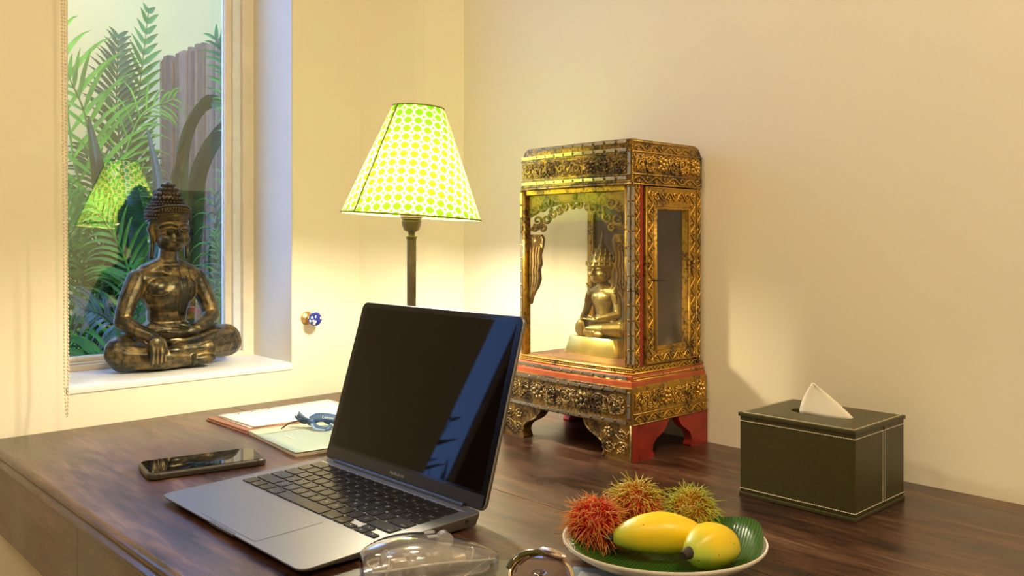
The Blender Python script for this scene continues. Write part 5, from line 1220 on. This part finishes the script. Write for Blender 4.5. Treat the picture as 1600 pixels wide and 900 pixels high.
# ---------------------------------------------------------------- clear mouse
mc_ = Vector((-0.5935, -0.8370, 0.75))
mo = thing('mouse', 'clear transparent plastic computer mouse in front of the laptop', 'mouse', tuple(mc_), math.atan2(-0.0451, 0.1002))
M_clear = glass_mat('clear_acrylic', (0.90, 0.89, 0.88), 2.6, 1.45, 0.05, 0.10, (0.80, 0.80, 0.82))
M_clear2 = glass_mat('frosted_inner_plastic', (0.80, 0.78, 0.76), 2.5, 1.45, 0.12, 0.25, (0.72, 0.70, 0.72))
M_clear3 = glass_mat('milky_plastic', (0.85, 0.84, 0.83), 2.5, 1.45, 0.1, 0.35, (0.72, 0.71, 0.70))
def mshell(L, Wm, Hm, z0, n_=26, m_=20, sc_=1.0):
    rows = []
    for i in range(n_ + 1):
        u = i / n_; x = (u - 0.5) * L; w_ = Wm / 2 * (math.sin(PI * min(1, 0.06 + 0.88 * u)) ** 0.45) * (1 - 0.55 * u ** 2.6); h_ = Hm * (math.sin(PI * (0.09 + 0.86 * u) ** 0.68) ** 0.8) + 0.003; row = []
        for k in range(m_):
            a = 2 * PI * k / m_; cx_, s_ = math.cos(a), math.sin(a)
            y = w_ * math.copysign(abs(cx_) ** 0.7, cx_); zz = h_ * (abs(s_) ** 0.8) if s_ > 0 else -0.002 * abs(s_)
            row.append((x, y, z0 + zz))
        rows.append(row)
    mb = MB(); mb.grid(rows, closed=True); mb.f.append(list(range(m_ - 1, -1, -1))); mb.f.append([n_ * m_ + k for k in range(m_)]); return mb
mshell(0.122, 0.058, 0.027, 0.003).build('clear_shell', M_clear, mo, smooth=180)
mshell(0.088, 0.046, 0.017, 0.004).build('inner_chassis', M_clear2, mo, smooth=180)
MB().prism(rrect(0.104, 0.052, 0.02, 6), 0.0005, 0.0030).build('base_plate', M_clear2, mo, bevel=0.0008)
r_ = MB()
r_.tube([(x, -0.031 * (math.sin(PI * (0.06 + 0.88 * (x / 0.116 + 0.5))) ** 0.45) * (1 - 0.22 * (x / 0.116 + 0.5)), 0.009 + 0.007 * math.sin(PI * (x / 0.116 + 0.55))) for x in [-0.055 + 0.11 * k / 20 for k in range(21)]], 0.0010, 6)
r_.build('side_rib', M_clear3, mo, smooth=60)
for k in range(5):
    x0 = -0.044 + 0.019 * k; yy_ = 0.018 - 0.002 * k
    MB().tube([(x0 + 0.006 * math.sin(PI * j / 12), yy_ * math.cos(PI * j / 12), 0.006 + (0.015 - 0.0012 * k) * math.sin(PI * j / 12)) for j in range(13)], 0.0011, 6).build('inner_rib', M_clear3, mo, smooth=60)
MB().tube([(-0.046 + 0.010 * math.cos(2 * PI * j / 24), 0.012 * math.sin(2 * PI * j / 24), 0.0115) for j in range(24)], 0.0012, 6, closed=True).build('inner_ring', M_clear3, mo, smooth=60)
bb_ = MB()
for i, (x, y) in enumerate([(-0.018, 0.006), (0.0, -0.006), (0.014, 0.010), (0.022, -0.010), (-0.03, -0.010)]): bb_.box((x - 0.006, y - 0.0045, 0.010), (x + 0.006, y + 0.0045, 0.0145 + 0.002 * (i % 3)))
bb_.build('circuit_block', mat('pale_components', (0.55, 0.48, 0.38), 0.4, var=0.3), mo, bevel=0.0005, kind='stuff')
MB().tube([(0.012, -0.004, 0.026), (0.012, 0.004, 0.026)], 0.0075, 20).build('scroll_wheel', M_clear2, mo, smooth=50)
for s in (-1, 1): MB().prism(rrect(0.009, 0.006, 0.001, 2, 0.0, s * 0.006), 0.0315, 0.0325).build('top_button', M_clear2, mo)

# ---------------------------------------------------------------- spectacles, clear sleeve, patterned leaflet at the front
gs = thing('glasses', 'gold rimmed tinted glasses with olive brow bars at the front of the desk', 'glasses', tuple(Wd(0.710, 0.0235, 0.75)), FA - math.radians(45))
M_goldrim = mat('pale_gold_metal', (0.80, 0.66, 0.40), 0.15, 0.95, var=0.05); M_olivep = glass_mat('olive_acetate', (0.30, 0.30, 0.12), 2.0, 1.5, 0.03, 0.45, (0.07, 0.07, 0.02))
M_lens = glass_mat('tinted_lens', (0.55, 0.42, 0.42), 2.5, 1.6, 0.0, 0.12, (0.30, 0.20, 0.22))
LM = T(0, 0, 0.0168) @ RX(math.radians(-48)) @ RX(PI / 2)
def rimpts(cx, rx, rz_, a0=0, a1=2 * PI, n_=48): return [(cx + rx * math.cos(a0 + (a1 - a0) * k / n_), rz_ * math.sin(a0 + (a1 - a0) * k / n_), 0.0015 * math.cos(2 * (a0 + (a1 - a0) * k / n_))) for k in range(n_ + (0 if abs(a1 - a0 - 2 * PI) < 1e-6 else 1))]
for i, cx in enumerate((0.0, 0.078)):
    o = MB().tube(rimpts(cx, 0.0320, 0.0208), 0.0016, 8, closed=True).build('rim', M_goldrim, gs, smooth=60); o.matrix_local = LM
    lz = MB(); lz.grid([[(cx + 0.0315 * r * math.cos(a), 0.0203 * r * math.sin(a), 0.0022 * (1 - r * r)) for a in [2 * PI * k / 40 for k in range(40)]] for r in (0.001, 0.3, 0.6, 0.85, 1.0)], closed=True)
    o = lz.build('lens', M_lens, gs, solid=0.0012, smooth=180); o.matrix_local = LM
    sa0 = (PI * 0.55, PI * 1.05) if i == 0 else (-PI * 0.05, PI * 0.45)
    o = MB().tube(rimpts(cx, 0.0328, 0.0216, sa0[0], sa0[1], 24), 0.0026, 8).build('brow_bar', M_olivep, gs, smooth=60, label='olive translucent brow section'); o.matrix_local = LM @ T(0, 0, 0.002)
o = MB().tube([(0.0320, 0.004, 0), (0.039, 0.008, 0.001), (0.046, 0.004, 0)], 0.0013, 8).build('bridge', M_goldrim, gs, smooth=60); o.matrix_local = LM
o = MB().sphere((0.000, 0.0215, 0.003), (0.0155, 0.0034, 0.0028), 20, 12).build('end_piece', mat('rose_metal', (0.80, 0.66, 0.62), 0.12, 0.95, var=0.03), gs, smooth=180, label='polished rose metal end piece'); o.matrix_local = LM
for sx in (0.035, 0.043):
    o = MB().tube([(sx, -0.004, -0.001), (sx + 0.002, -0.010, -0.005), (sx, -0.014, -0.007), (sx - 0.002, -0.010, -0.005)], 0.0008, 6, closed=True).build('nose_pad', M_goldrim, gs, smooth=60); o.matrix_local = LM
o = MB().tube([(-0.030, 0.006, 0.0), (-0.030, 0.004, -0.010), (0.02, -0.004, -0.014), (0.085, -0.012, -0.014)], 0.0014, 8).build('temple', M_goldrim, gs, smooth=60); o.matrix_local = LM
def flat_card(name, label, cat, a, b, d, th, m, part):
    A = Vector(atZ(a[0], a[1], 0.75)); B = Vector(atZ(b[0], b[1], 0.75)); ang = math.atan2(B.y - A.y, B.x - A.x)
    t = thing(name, label, cat, (A.x, A.y, 0.75), ang); w_, h_ = d
    return t, MB().prism(rrect(w_, h_, 0.002, 3, w_ / 2, -h_ / 2), 0.0002, th).build(part, m, t, bevel=0.0003)
t, o = flat_card('plastic_sleeve', 'smoky clear plastic sleeve under the glasses at the front edge', 'sleeve', (764, 873), (850, 888), (0.070, 0.085), 0.0016, glass_mat('smoky_plastic', (0.62, 0.62, 0.50), 2.0, 1.5, 0.08, 0.22, (0.30, 0.29, 0.22)), 'sheet')
MB().box((0.0015, -0.083, 0.0016), (0.0022, -0.002, 0.0022)).build('welded_edge', mat('pale_edge', (0.6, 0.58, 0.48), 0.3), t)
def leaflet_mat():
    m, t, b = nt('blue_grey_print'); co = texco(t); v = N(t, 'ShaderNodeTexVoronoi', Scale=52.0, feature='F1'); v.inputs['Randomness'].default_value = 1.0; t.links.new(co, v.inputs['Vector'])
    sx = t.nodes.new('ShaderNodeSeparateColor'); t.links.new(v.outputs['Color'], sx.inputs[0]); r = t.nodes.new('ShaderNodeValToRGB'); r.color_ramp.interpolation = 'CONSTANT'
    e = r.color_ramp.elements; e.new(0.5); e.new(0.7); e.new(0.88)
    for i, (p, c) in enumerate([(0, (0.28, 0.38, 0.46)), (0.35, (0.42, 0.52, 0.58)), (0.6, (0.10, 0.13, 0.14)), (0.78, (0.75, 0.78, 0.76)), (0.92, (0.75, 0.68, 0.45))]):
        if i < len(e): e[i].position = p; e[i].color = c + (1,)
    t.links.new(sx.outputs[0], r.inputs[0]); t.links.new(r.outputs[0], b.inputs['Base Color']); b.inputs['Roughness'].default_value = 0.3; return m
flat_card('leaflet', 'glossy leaflet with blue and grey patches just below the plate', 'leaflet', (889, 886), (1026, 899), (0.12, 0.06), 0.0012, leaflet_mat(), 'sheet')
